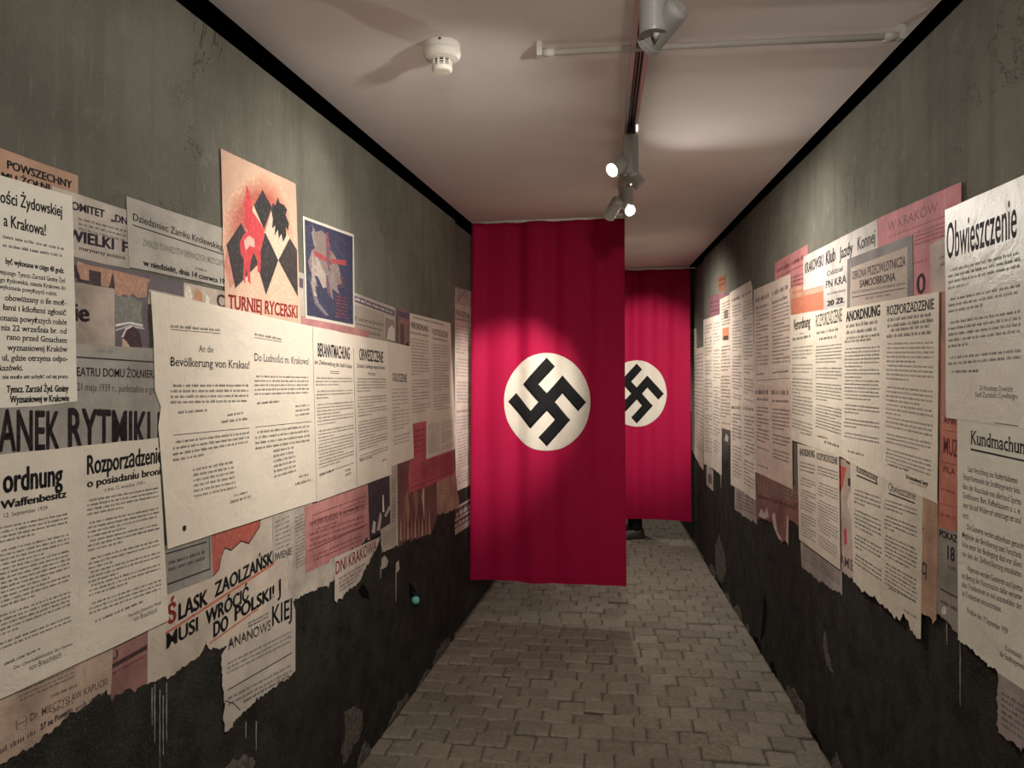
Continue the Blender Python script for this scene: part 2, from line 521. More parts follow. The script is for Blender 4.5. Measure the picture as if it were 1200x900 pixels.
def poster(wl, name, label, cat, outline, pap, items=(), torn=(), wear=.3, rough=.72, group='posters pasted on the corridor walls', amp=.0042, parts=None):
    pts = [wl.az(*p) for p in outline]
    bb = (min(p.x for p in pts), max(p.x for p in pts), min(p.y for p in pts), max(p.y for p in pts))
    layer = 1
    for (obb, ol) in wl.posters:
        if inside_any(bb, obb): layer = max(layer, ol + 1)
    wl.posters.append((bb, layer))
    r = random.Random(name + label)
    ca, cz = (bb[0] + bb[1]) / 2, (bb[2] + bb[3]) / 2
    poly = []
    n = len(pts)
    for i in range(n):
        p, q = pts[i], pts[(i + 1) % n]
        ln = (q - p).length
        d = (q - p).normalized() if ln > 0 else Vector((1, 0))
        nr = Vector((-d.y, d.x))
        tr_ = i in torn
        m = max(1, int(ln / (.007 if tr_ else .06)))
        off = 0
        poly.append(p)
        for j in range(1, m):
            if tr_:
                off = off * .6 + r.uniform(-amp, amp)
                if r.random() < .06: off += r.choice((-1, 1)) * amp * 2.2
                poly.append(p + d * (ln * (j + r.uniform(-.3, .3)) / m) + nr * off)
            else:
                poly.append(p + d * (ln * j / m) + nr * r.uniform(-.0008, .0008))
    STEP = .0009
    top = layer * STEP
    c0 = Vector((ca, cz))
    m = len(poly)
    v = [(p.x - ca, p.y - cz, top) for p in poly] + [(p.x - ca, p.y - cz, top - .0007) for p in poly]
    area = sum(poly[i].x * poly[(i + 1) % m].y - poly[(i + 1) % m].x * poly[i].y for i in range(m))
    fr = tuple(range(m)); bk = tuple(range(m, 2 * m))
    f = [fr if area > 0 else fr[::-1], bk[::-1] if area > 0 else bk] + [(i, (i + 1) % m, m + (i + 1) % m, m + i) for i in range(m)]
    o = mesh_obj(name, v, f, paper(pap, wear, rough))
    o.matrix_world = wl.matrix(ca, cz)
    tag(o, label, cat, group)
    shape_z = top + .00004
    ztxt = top + .00012 + .00002 * sum(1 for it in items if it[0] == 'S')
    txt = {}
    fine = {}
    for it in items:
        k = it[0]
        if k == 'S':
            _, sp, c, nm = it
            q = [wl.az(*p) - c0 for p in sp]
            shape_z += .00002
            vv = [(p.x, p.y, shape_z) for p in q]
            ar = sum(q[i].x * q[(i + 1) % len(q)].y - q[(i + 1) % len(q)].x * q[i].y for i in range(len(q)))
            idx = tuple(range(len(q)))
            mesh_obj(nm, vv, [idx if ar > 0 else idx[::-1]], ink(c), o)
        elif k == 'T':
            _, s, a, b, h, c, bold, serif = it
            vs, fs, mn, mx = text_mesh(s, bold, serif)
            pa, pb = wl.az(*a) - c0, wl.az(*b) - c0
            d = pb - pa
            W = d.length
            H = h * wl.scale(a[0])
            nrm = Vector((-d.y, d.x)).normalized()
            up = Vector((0, 1))
            V, Fc = txt.setdefault(c, ([], []))
            k0 = len(V)
            z = ztxt + .00002
            for (x, y) in vs:
                p = pa + d * ((x - mn) / (mx - mn)) + up * (y / CAP * H)
                V.append((p.x, p.y, z))
            Fc += [tuple(k0 + i for i in g) for g in fs]
        elif k == 'R':
            _, a, b, th, c = it
            pa, pb = wl.az(*a) - c0, wl.az(*b) - c0
            d = (pb - pa).normalized()
            nr = Vector((-d.y, d.x))
            ha, hb = th * wl.scale(a[0]) / 2, th * wl.scale(b[0]) / 2
            V, Fc = txt.setdefault(c, ([], []))
            k0 = len(V)
            for p in (pa - nr * ha, pb - nr * hb, pb + nr * hb, pa + nr * ha):
                V.append((p.x, p.y, ztxt + .00001))
            Fc.append((k0, k0 + 1, k0 + 2, k0 + 3))
        elif k == 'B':
            _, tl, tr, bl, br, nl, c, heavy, para, fill, seed = it
            rr = random.Random(hash((tl, br, nl, seed)) & 0xffff)
            q = [wl.az(*p) - c0 for p in (tl, tr, bl, br)]
            V, Fc = fine.setdefault(c, ([], []))
            z = ztxt
            left = rr.randint(3, 6)
            def quad(p, ex, ey, x0, x1, y0, y1):
                k0 = len(V)
                for (x, y) in ((x0, y0), (x1, y0), (x1, y1), (x0, y1)):
                    w_ = p + ex * x + ey * y
                    V.append((w_.x, w_.y, z))
                Fc.append((k0, k0 + 1, k0 + 2, k0 + 3))
            first = True
            skip = False
            for i in range(nl):
                if para and skip:
                    skip = False; first = True
                    left = rr.randint(3, 6)
                    continue
                t0 = (i + 1) / nl
                pa = q[0].lerp(q[2], t0); pb = q[1].lerp(q[3], t0)
                sp = ((q[0] - q[2]).length + (q[1] - q[3]).length) / 2 / nl
                d = pb - pa; W = d.length
                if W < 1e-5: continue
                ex = d / W; ey = Vector((0, 1))
                asc = sp * fill; xh = asc * .68
                st = xh * heavy * 1.12
                cw = xh * .62
                x = cw * 3 if (para and first) else 0
                first = False
                end = W
                if para:
                    left -= 1
                    if left <= 0 and i < nl - 1:
                        end = W * rr.uniform(.3, .85); skip = rr.random() < .45
                        if not skip: first = True; left = rr.randint(3, 6)
                while x < end - cw * 2:
                    wl_ = rr.randint(2, 10)
                    for _ in range(wl_):
                        if x > end - cw: break
                        g = rr.random()
                        wch = cw * rr.uniform(.8, 1.05)
                        if g < .16:
                            quad(pa, ex, ey, x, x + st, 0, xh); wch *= .55
                        elif g < .30:
                            quad(pa, ex, ey, x, x + st, 0, asc); wch *= .6
                        elif g < .55:
                            quad(pa, ex, ey, x, x + st, 0, xh); quad(pa, ex, ey, x + wch - st * 1.4, x + wch - st * .4, 0, xh)
                            quad(pa, ex, ey, x, x + wch - st * .4, xh - st * .55, xh)
                        elif g < .68:
                            quad(pa, ex, ey, x, x + st, 0, asc); quad(pa, ex, ey, x + wch - st * 1.4, x + wch - st * .4, 0, xh)
                            quad(pa, ex, ey, x, x + wch - st * .4, 0, st * .55)
                        else:
                            quad(pa, ex, ey, x, x + st, 0, xh)
                            quad(pa, ex, ey, x, x + wch - st * .5, 0, st * .55); quad(pa, ex, ey, x, x + wch - st * .5, xh - st * .55, xh)
                            if g > .84: quad(pa, ex, ey, x + wch - st * 1.5, x + wch - st * .5, 0, xh)
                        x += wch + st * .55
                    x += cw * 1.35
    for c, (V, Fc) in txt.items():
        mesh_obj('lettering', V, Fc, ink(c), o)['kind'] = 'stuff'
    for c, (V, Fc) in fine.items():
        if V:
            fo = mesh_obj('fine_print', V, Fc, ink(c), o)
            fo['kind'] = 'stuff'
    return o

WHITE = (.70, .64, .53)
CREAM = (.66, .58, .46)
GREYP = (.33, .30, .255)
BEIGE = (.50, .42, .335)
# ------------------------------------------------------------------ posters on the left wall (corner points given as photo pixels on the wall plane)
GL = 'posters pasted on the left wall'
GR = 'posters pasted on the right wall'
def PL(name, label, outline, pap, items=(), torn=(), cat='poster', wl=WL, **k): return poster(wl, name, label, cat, outline, pap, items, torn, group=GL, **k)
def PR(name, label, outline, pap, items=(), torn=(), cat='poster', wl=WR, **k): return poster(wl, name, label, cat, outline, pap, items, torn, group=GR, **k)

PL('theatre_poster', 'salmon brown poster strip headed POWSZECHNY at the upper left edge', [(-40, 159), (91, 206), (91, 262), (-40, 252)], (.40, .235, .15),
   [T('POWSZECHNY', (7.5, 197), (84, 221), 9.5, BLK, .03), T('MU ŻOŁNI', (1, 210), (58, 224), 8.5, BLK, .03)], wear=.5)
PL('committee_poster', 'worn grey beige poster with WIELKI in heavy capitals', [(60, 218), (147, 246), (151, 315), (60, 298)], (.40, .345, .28),
   [T('KOMITET', (75, 243), (122, 255.5), 9.5, PLUM, .035), T('„DNI', (129, 258.5), (151, 264), 8.5, PLUM, .035),
    B((91, 252), (148, 267), (91, 269), (148, 284), 3, FADE, para=False), T('WIELKI', (76, 280.5), (133, 292.5), 13.5, PLUM, .035),
    T('F', (142, 294.5), (150, 296.5), 12, PLUM, .04), T('marynarzy polskich', (92, 292.5), (146, 304.5), 4.5, PLUM)], wear=.75)
PL('landscape_poster', 'painted poster with dusky sky, castle outlines and dark riverbank', [(78, 299), (214, 332), (214, 350), (172, 341), (172, 408), (78, 402)], (.105, .08, .092),
   [SH([(89, 306), (104, 311), (120, 314), (150, 321), (170, 326), (176, 328), (172, 331), (171, 348), (160, 349), (155, 344), (150, 347), (143, 345), (138, 348), (133, 344), (133, 340), (100, 334), (89, 329)], (.36, .20, .13), 'painted_sky'),
    SH([(84, 309), (88, 311), (89, 330), (134, 341), (131, 319), (126, 337), (117, 335), (117, 319), (103, 316), (103, 329), (93, 327), (84, 325)], (.035, .022, .024), 'painted_castle'),
    SH([(134, 346), (145, 348), (152, 347), (160, 352), (166, 354), (164, 366), (166, 379), (150, 377), (134, 380)], (.17, .165, .14), 'painted_lake'),
    SH([(134, 380), (150, 377), (166, 380), (166, 383), (150, 379.5), (134, 383)], WHT, 'painted_wave'),
    SH([(134, 386), (150, 380.5), (168, 384), (168, 386), (150, 383), (134, 388)], (.4, .35, .36), 'painted_wave'),
    SH([(141, 394), (146, 385), (154, 382), (161, 387), (164, 396), (165, 408), (150, 407), (147, 399)], (.045, .018, .018), 'painted_bank'),
    SH([(141, 395), (146, 384.5), (154, 381), (154, 383), (147, 386.5), (143, 395)], WHT, 'painted_wave'),
    SH([(142, 396), (147, 400), (152, 408), (142, 407)], (.42, .30, .22), 'painted_figure')], wear=.3)
PL('mottled_sheet', 'mottled beige sheet with the large letters ie', [(66, 328), (133, 338.5), (133, 406), (66, 402)], (.36, .29, .225),
   [T('ie', (84, 375.5), (103.5, 377), 21, (.04, .028, .026), .035)], wear=.95)
PL('courtyard_poster', 'grey poster headed Dziedziniec Zamku Królewskiego', [(147, 230), (267, 270), (267, 337), (150, 313)], (.37, .335, .28),
   [T('Dziedziniec Zamku Królewskiego', (154.5, 258), (263, 294.5), 8.5, BLK, .008), R((154, 263.5), (263, 299), 1.4),
    T('ZWIĄZEK TOWARZYSTW ŚPIEWACZYCH I MUZYCZNYCH', (166, 288), (264, 313), 8, GRY, .0), L1((228, 315), (241, 319), 3.5),
    T('w niedzielę, dnia 14 czerwca 19', (166.5, 311), (262, 333), 7, BLK, .03)], wear=.6)
PL('figure_poster', 'pale torn poster strip with a drawn figure below the courtyard poster', [(173, 339), (214, 348), (214, 331), (266, 342), (266, 376), (172, 356)], (.42, .35, .275),
   [SH([(215, 350), (215, 340), (218, 334), (222, 338), (224, 346), (223, 353)], (.6, .54, .44), 'drawn_shape'),
    SH([(226, 352), (226, 342), (230, 338), (236, 345), (236, 355)], (.42, .22, .11), 'drawn_shape'),
    SH([(239, 357), (240, 344), (244, 350), (244, 358)], (.6, .54, .44), 'drawn_shape'),
    T('C', (252.5, 359), (262, 361), 15, (.06, .04, .04), .02), B((184, 346), (212, 352), (184, 356), (212, 362), 4, FADE, para=False)], wear=.9)
PL('programme_sheet', 'grey programme sheet with a plum banner beside the navy poster', [(344, 316), (463, 361), (463, 400), (344, 382)], (.40, .345, .285),
   [SH([(348, 325), (355, 327), (355, 338), (348, 336)], (.085, .06, .085), 'printed_banner'),
    SH([(414, 346), (462, 364), (462, 370.5), (414, 353)], (.085, .05, .075), 'printed_banner'), L1((416, 351.5), (460, 368), 4, WHT, .22),
    SH([(414, 356), (450, 369), (450, 400), (414, 393)], (.30, .25, .205), 'printed_panel'),
    T('Kraków w kwiecie', (415.5, 375), (449, 382.5), 5, (.05, .03, .03), .0), R((416, 379), (447, 387), .8), L1((427, 390), (446, 394.5), 4, FADE, .25),
    SH([(451, 372), (462, 376), (462, 400), (451, 397)], (.22, .17, .145), 'printed_photo'),
    SH([(453, 397), (455, 385), (459, 381), (462, 386), (462, 400)], (.48, .42, .36), 'printed_photo')], wear=.6)
PL('red_notice_strip', 'pink paper strip below the navy poster', [(353, 370), (432, 388), (432, 402), (353, 386)], (.40, .17, .16), [], wear=.7)
PL('tournament_poster', 'tall salmon poster TURNIEJ RYCERSKI with black diamonds and red knight',
   [(257, 174), (345, 215.5), (351, 387), (263, 374)], (.58, .37, .255),
   [SH([(303 + (x - 303) * t, 262 + (y - 262) * t) for x, y in ((262, 288), (263, 252), (272, 230), (288, 214), (306, 207), (323, 217), (336, 240), (341, 262), (342, 300), (320, 330), (300, 340), (280, 335))], (.57 - .022 * k, .345 - .030 * k, .235 - .021 * k), 'red_halo') for k, t in enumerate((1.08, 1.03, .98, .93, .88, .83, .78, .73, .68))] +
   [SH([(300, 311), (310, 346), (297, 368), (275, 368), (274, 338)], (.58, .38, .265), 'pale_diamond'), SH([(324.5, 305), (347, 348), (348, 368), (312, 366), (310, 346)], (.58, .38, .265), 'pale_diamond'),
    SH([(261, 312), (264, 290), (274, 330), (268, 338)], (.46, .19, .14), 'red_halo'),
    SH([(317, 243), (338, 279), (324.5, 305), (309, 272)], (.56, .42, .31), 'pale_diamond'),
    SH([(295.7, 240), (307, 268), (309, 272), (296, 290), (286, 268)], (.56, .42, .31), 'pale_diamond'),
    SH([(306, 222.5), (317, 243), (307.5, 269), (295.7, 241)], (.022, .018, .018), 'black_diamond'),
    SH([(281, 261), (301, 309), (274, 338), (263.5, 287)], (.03, .023, .022), 'black_diamond'),
    SH([(309, 272), (324.5, 305), (310, 346), (300, 311)], (.028, .022, .021), 'black_diamond'),
    SH([(338, 279), (346.5, 293), (347.5, 348), (324.5, 305)], (.035, .025, .023), 'black_diamond'),
    SH([(287, 216), (290, 224), (293, 236), (294, 248), (300, 256), (303, 261), (308, 270), (307, 282), (303, 290), (304, 306), (303, 320), (300, 319), (300, 303), (296, 296), (293, 302), (291, 314), (292, 333), (289, 330), (287, 314), (285, 333), (283, 325), (284, 305), (280, 296), (279, 284), (283, 276), (288, 271), (284, 262), (285, 250), (284, 240), (286, 230)], (.48, .045, .05), 'red_knight'),
    SH([(284, 282), (290, 276), (296, 280), (297, 290), (291, 288), (286, 294)], (.56, .33, .27), 'red_knight_shield'),
    SH([(316, 247), (318, 238), (321, 241), (324, 231), (326, 238), (331, 240), (335, 246), (333, 252), (337, 262), (336, 270), (333, 266), (334, 276), (330, 284), (328, 274), (325, 280), (324, 269), (320, 276), (321, 264), (317, 268), (318, 256)], (.016, .014, .014), 'black_knights'),
    T('TURNIEJ RYCERSKI', (265.5, 361.5), (347.5, 372.5), 16.5, (.45, .045, .045), .02, True), T('TYLKO SZLACHY', (279, 377), (337.5, 387), 9.5, BLK, .02, True)], wear=.35)
PL('navy_poster', 'navy blue art poster with a pale figure and red lettering', [(354, 253), (414, 275), (415, 384), (357, 373)], (.55, .50, .42),
   [SH([(356, 257), (412.5, 277.5), (413.2, 380.5), (359, 369.5)], (.030, .030, .058), 'navy_ground'),
    SH([(365, 263), (369, 272), (376, 270), (382, 276), (386, 292), (392, 300), (397, 316), (400, 333), (394, 334), (397, 345), (388, 338), (390, 352), (381, 336), (376, 322), (364, 321), (360, 307), (364, 295), (368, 290), (366, 278)], (.17, .13, .115), 'pale_figure'),
    SH([(366, 305), (371, 301), (376, 312), (381, 322), (384, 335), (378, 338), (372, 325), (366, 318)], (.30, .24, .20), 'pale_figure'),
    SH([(361, 322), (364, 330), (373, 355), (385, 370), (381, 370), (368, 356)], (.14, .12, .13), 'pale_figure'),
    SH([(364, 292), (374, 297), (384, 303), (405, 305), (405, 311), (388, 309), (378, 306), (366, 298)], (.26, .045, .045), 'red_smear'),
    *[SH([(364 + (i * 17 % 34), 272 + (i * 29 % 62)), (366 + (i * 17 % 34), 271 + (i * 29 % 62)), (369 + (i * 17 % 34) + i % 3, 290 + (i * 29 % 62)), (367 + (i * 17 % 34), 288 + (i * 29 % 62))], ((.22, .18, .16), (.07, .06, .09), (.33, .27, .23), (.20, .05, .05))[i % 4], 'brush_stroke') for i in range(22)],
    B((392, 344), (407, 347), (392, 371), (407, 374), 7, (.26, .06, .06), para=False), B((394, 322), (404, 324), (394, 336), (404, 338), 4, (.2, .05, .05), para=False)], wear=.25)
PL('matinee_poster', 'grey poster with heavy capitals RYTMIKI behind the white notices', [(-60, 398), (86, 402.5), (190, 409), (192, 532), (-60, 552)], (.265, .24, .205),
   [R((80, 418), (178, 424.4), 1.8), L1((112, 413), (135, 414), 5, GRY, .1), T('TEATRU DOMU ŻOŁNIERZA', (81, 440.5), (187, 443.2), 10.5, (.03, .025, .025), .012),
    T('21 maja 1939 r., punktualnie o godz.', (88, 457.5), (185, 460.5), 9, (.04, .032, .032), .0),
    T('ANEK', (-5, 529), (68, 527), 49, (.032, .022, .022), .022), T('RYTMIKI I', (77, 526.5), (186, 524), 48, (.032, .022, .022), .022)], wear=.6)
PL('jewish_community_notice', 'white notice to the community headed ości Żydowskiej at the left edge', [(-60, 189), (82, 230), (88, 470), (40, 476), (-60, 480)], (.66, .62, .52),
   [T('ości Żydowskiej', (-3, 237), (70, 254), 14, BLK, .018), T('a Krakowa!', (1, 264.5), (51, 276.5), 14, BLK, .018),
    L1((0, 279), (73, 293.5), 4), L1((0, 289), (73, 302), 4, seed=3), T('być wykonane w ciągu 48 godz.', (3, 309), (72.5, 320.5), 6.5, BLK, .03, True),
    T('tutejszego Tymcz.-Zarząd Gminy Żyd', (-8, 320.5), (73.5, 331.5), 5.5, BLK, .01, True), T('go żydowską, miasta Krakowa do', (-3, 330), (74, 340), 5.2, BLK, .01, True),
    T('wykonania powyższych robót.', (-4, 338), (64, 347), 5.2, BLK, .01, True),
    T('obowiązany o ile moż-', (2.7, 352), (75, 358), 7, BLK, .014, True), T('łami i kilofami zgłosić', (0, 363), (75, 369.8), 7, BLK, .014, True),
    T('onania powyższych robót', (-3, 375.4), (75.6, 381), 7, BLK, .014, True), T('nia 22 września br. od', (-2, 387), (75.6, 391.3), 7, BLK, .014, True),
    T('rano przed Gmachem', (4.5, 398), (76, 402), 7, BLK, .014, True), T('wyznaniowej Kraków', (5, 410.5), (76.7, 412.3), 7, BLK, .014, True),
    T('ul, gdzie otrzyma odpo-', (-1, 422.5), (76.7, 423.4), 7, BLK, .014, True), T('wskazówki.', (-14, 434.4), (24, 434.2), 7, BLK, .014, True),
    T('nie może się uchylić od tej pracy.', (0, 444), (77.5, 443), 4.6, BLK, .02), T('Tymcz. Zarząd Żyd. Gminy', (4.5, 460), (78, 458.6), 8, BLK, .035, True),
    T('Wyznaniowej w Krakowie', (8, 472), (78.5, 470), 8, BLK, .035, True)], wear=.12)
PL('maroon_sheet', 'torn dull maroon sheet between the two lower left posters', [(126, 742), (178, 722), (175, 800), (152, 806), (129, 816)], (.25, .115, .10),
   [R((131, 781), (174, 757), 5.5, (.05, .022, .024)), T(',)', (132, 772), (138, 769), 9, (.05, .02, .02)), L1((131, 791), (173, 768), 3.5, MAR)], torn=(2, 3), wear=.8)
PL('decree_poster', 'torn salmon beige decree signed MIECZYSŁAW KAPLICKI at the lower left', [(-30, 832), (0, 815), (132, 751), (129, 813), (108, 818), (85, 834), (60, 858), (30, 880), (-5, 902), (-30, 918)], (.40, .29, .215),
   [B((20, 808), (86, 779), (22, 822), (87, 793), 3, FADE, para=False), L1((58, 818), (92, 803), 4, FADE),
    T('(—) Dr. MIECZYSŁAW KAPLICKI', (17.5, 853.5), (125.5, 801.5), 9, (.05, .03, .03), .0, True), L1((60, 836), (86, 824), 3.5, FADE),
    L1((-8, 888), (42, 859), 7.5, PLUM, .28), T('27 na Posejdo', (46, 856), (84, 834), 7, PLUM, .03), L1((88, 834), (126, 812), 7, PLUM, .28)], torn=(3, 4, 5, 6, 7, 8), wear=.8)
PL('silesia_poster', 'beige poster ŚLĄSK ZAOLZAŃSKI MUSI WRÓCIĆ DO POLSKI with a red map',
   [(173, 712), (193, 640), (325, 588), (340, 598), (340, 735), (318, 742), (300, 746), (263, 757), (247, 762), (241, 751), (233, 769), (207, 786), (195, 796), (172, 802)], (.50, .42, .335),
   [SH([(247, 624), (305, 604), (303.5, 617), (297, 627), (291, 637), (282, 634), (276, 640), (270, 645), (263, 642), (258, 653), (256, 667), (249, 676)], (.34, .085, .06), 'red_map'),
    R((249, 675.5), (256, 667), 1.3), R((256, 667), (258.5, 653), 1.6), R((258, 653.5), (263, 642), 1.6), R((263, 642), (270, 645), 1.6), R((270, 645), (282, 634), 1.6),
    R((282, 634), (291, 637), 1.6), R((291, 637), (303.5, 617), 1.6), R((303.5, 618), (304.5, 607), 1.4),
    T('Ś', (195, 732), (206, 727), 22, (.36, .06, .045), .045), T('LĄSK', (208, 727), (243, 707.5), 18.5, BLK, .035), T('ZAOLZAŃSKI', (250.5, 700), (321, 658.5), 16.5, BLK, .035),
    R((193, 742.5), (321, 660), 3.2, (.42, .13, .075)), T('MUSI', (194, 760.5), (231.5, 738.5), 17, BLK, .026), T('WRÓCIĆ', (240, 733), (291, 702), 16.5, BLK, .035),
    T('DO', (249, 747), (267, 736.5), 17, BLK, .04), T('POLSKI!', (274, 728), (321, 700), 16, BLK, .035), R((245, 754), (302, 713), 2.2, (.42, .13, .075))],
   torn=(5, 6, 7, 8, 9, 10, 11, 12), wear=.5)
PL('boxed_grey_sheet', 'small grey sheet with a black ruled box beside the red map', [(192, 641), (247, 622), (248, 676), (194, 697)], (.26, .235, .205),
   [R((193.5, 649), (241, 635), 1.6), R((244, 630), (245, 666), 1.2), R((195, 685), (245.5, 666.5), 1.8), L1((196, 662), (239.5, 648), 5, (.04, .035, .035), .22), L1((196, 670), (240, 655), 5, (.04, .035, .035), .22, seed=2)], wear=.6)
PL('crinkled_sheet', 'long pale beige sheet with small print left of the pink poster', [(318, 604), (358, 588), (396, 600), (393, 678), (347, 702), (339, 706), (335, 650), (320, 662)], (.42, .365, .30),
   [T('IWIENIE', (321, 657.5), (341, 649.5), 8.5, GRY, .02), B((322, 608), (340, 600), (322, 645), (340, 638), 7, GRY, para=False), B((345, 604), (356, 599), (346, 666), (357, 660), 15, FADE, para=False)], torn=(3, 4, 5), wear=.8)
PL('lilac_street_sheet', 'pale torn sheet with the letters ANANOWSKIEJ hanging below the other posters',
   [(258, 768), (265, 757), (300, 741), (314, 705), (330, 688), (338, 690), (345, 715), (345, 787), (318, 806), (290, 830), (274, 845), (262, 858), (261, 820)], (.47, .41, .35),
   [T('ANANOWS', (266, 762), (316, 738), 13, BLK, .0), T('KIEJ', (317.5, 734), (341, 722.5), 23, BLK, .01), T('J', (324, 698), (328, 696), 18, BLK, .02), L1((290, 731), (314, 719), 3, FADE), L1((290, 735), (314, 723), 3, FADE),
    B((265, 774), (340, 736), (265, 790), (340, 752), 3, FADE, para=False), R((265, 809), (341, 765), 1.4), B((266, 814), (341, 774), (266, 827), (341, 787), 2, FADE, para=False), L1((284, 824), (338, 793), 4.5, BLK, .3),
    R((262, 821), (272, 824), 1.2), R((272, 824), (280, 832), 1.2)], torn=(7, 8, 9, 10, 11, 12), wear=.4)
PL('pink_regulation_poster', 'torn pink poster with a ruled box under the big white notice', [(356, 594), (434, 566), (433, 632), (392, 655), (357, 671)], (.42, .175, .16),
   [R((365, 604), (428, 581), .8, MAR), R((365, 604), (366, 627), .8, MAR), R((398, 592), (399, 612), .8, MAR), B((368, 606), (396, 596), (368, 622), (396, 612), 3, MAR, para=False), B((401, 593), (427, 583), (401, 606), (427, 596), 3, MAR, para=False),
    L1((362, 616), (426, 594), 5, MAR, .3), B((362, 622), (426, 600), (362, 641), (426, 618), 3, MAR, para=False), R((360, 646), (430, 614), 1.1, MAR), B((366, 648), (422, 624), (366, 658), (422, 634), 2, MAR, para=False)], torn=(2, 3), wear=.75)
PL('city_days_poster', 'torn white scrap with red letters DNI KRAKOWA', [(391, 653), (420, 640), (446, 629), (440, 643), (430, 662), (418, 684), (404, 694), (391, 704)], (.52, .45, .38),
   [T('DNI KRAKOWA', (392, 673.5), (440, 645), 15, (.36, .05, .05), .012), B((395, 676), (430, 656), (397, 694), (418, 680), 4, MAR, para=False)], torn=(2, 3, 4, 5, 6), wear=.5)
PL('night_poster', 'dark plum poster with pale sparks beside the pink poster', [(430, 567), (458, 554), (458, 616), (432, 631)], (.030, .018, .024),
   [SH([(447, 580), (448, 580), (449, 600), (447, 600)], WHT, 'pale_streak'), SH([(434, 624), (436, 610), (439, 612), (438, 625)], (.42, .33, .28), 'pale_streak'),
    SH([(440, 622), (444, 600), (446, 604), (444, 621)], (.35, .27, .24), 'pale_streak'), SH([(449, 604), (455, 592), (456, 596), (451, 606)], (.35, .3, .3), 'pale_streak')], wear=.3)
PL('procession_poster', 'dark maroon poster with crowded pale streaks along its torn foot', [(463, 543), (479, 536), (479, 560), (514, 556), (514, 600), (506, 624), (490, 632), (476, 634), (466, 641)], (.13, .045, .038),
   [SH([(468 + i * 4.2, 634 - i * .9), (469.5 + i * 4.2, 605 - (i * 37 % 13)), (471 + i * 4.2, 633 - i * .9)], ((.36, .20, .155), (.25, .12, .09))[i % 2], 'pale_streak') for i in range(9)] +
   [SH([(474, 590), (477, 572), (480, 600), (478, 622)], (.26, .12, .085), 'pale_streak'), SH([(484, 578), (487, 566), (490, 585), (488, 612)], (.24, .10, .075), 'pale_streak'), SH([(494, 582), (497, 562), (497, 610)], (.42, .30, .25), 'pale_streak')], torn=(4, 5, 6, 7), wear=.6)
PL('narrow_grey_strip', 'narrow beige paper strip with upright lettering', [(455, 548), (464, 543), (465, 640), (446, 648), (444, 621), (456, 613)], (.40, .34, .275),
   [B((458, 560), (463, 558), (458, 612), (463, 610), 14, FADE, para=False), B((447, 624), (462, 616), (448, 643), (463, 636), 6, FADE, para=False)], torn=(2, 3), wear=.7)
PL('tan_scrap', 'torn tan scrap below the red printed sheet', [(511, 558), (533, 550), (538, 592), (525, 601), (512, 602)], (.36, .205, .145), [B((514, 566), (521, 564), (514, 580), (521, 578), 4, MAR, para=False)], torn=(1, 2, 3), wear=.8)
PL('red_printed_sheet', 'crimson printed sheet under the white decrees near the banner', [(480, 497), (500, 492), (500, 530), (531, 521), (532, 556), (478, 579)], (.42, .065, .085),
   [B((483, 502), (497, 498), (483, 532), (497, 528), 5, (.2, .03, .04), .3, para=False), B((481, 545), (529, 529), (481, 566), (530, 549), 6, (.13, .02, .03), para=False), R((480, 572), (531, 552), .8, MAR)], torn=(4,), wear=.6)
PL('small_print_sheet', 'small white sheet of two fine printed columns near the banner', [(499, 489), (532, 482), (533, 526), (499, 538)], (.60, .52, .42),
   [B((501, 496), (514, 493), (501, 532), (514, 528), 14, FADE, para=False), B((517, 493), (530, 490), (517, 527), (530, 522), 13, FADE)], wear=.2)
PL('pink_white_decree', 'pinkish white decree headed VERORDNUNG with two columns', [(478, 366.5), (527, 378.5), (532, 486), (481, 497)], (.62, .53, .44),
   [L1((483, 373), (520, 382), 3, FADE), T('VERORDNUNG', (480, 384), (501, 389), 7, (.05, .03, .035), .02), L1((480.5, 391), (501, 395), 3.5, (.05, .03, .035), .28),
    T('ROZPORZĄDZENIE', (506, 392), (524, 396), 7, (.10, .06, .065), .01), L1((506.5, 398), (524, 401), 3.5, FADE, .25),
    B((480.5, 394), (501.5, 398), (482, 488), (503, 484), 25, (.05, .035, .035)), B((506.5, 401), (524.5, 404), (508, 481), (527, 478), 24, (.05, .035, .035))], wear=.2)
PL('purple_photo_strip', 'narrow purple picture strip beside the pinkish white decree', [(465, 361), (479, 366), (479, 412), (465, 408)], (.24, .12, .115),
   [SH([(466, 364), (478, 368), (478, 375), (466, 371)], (.10, .06, .10), 'printed_photo'), SH([(468, 378), (472, 380), (473, 408), (468, 406)], (.09, .05, .045), 'printed_photo'), SH([(473, 405), (477, 400), (478, 411), (473, 410)], (.02, .015, .015), 'printed_photo')], wear=.6)
PL('announcement_sheet', 'narrow cream sheet headed OGŁOSZENIE', [(449, 399), (479, 406), (483.5, 537), (455, 547)], (.63, .53, .44),
   [T('OGŁOSZENIE', (458, 446.5), (475, 448), 9.5, (.03, .025, .03), .012), B((457.5, 453), (477, 453), (459, 522), (479, 516), 16, FADE, heavy=.12)], wear=.15)
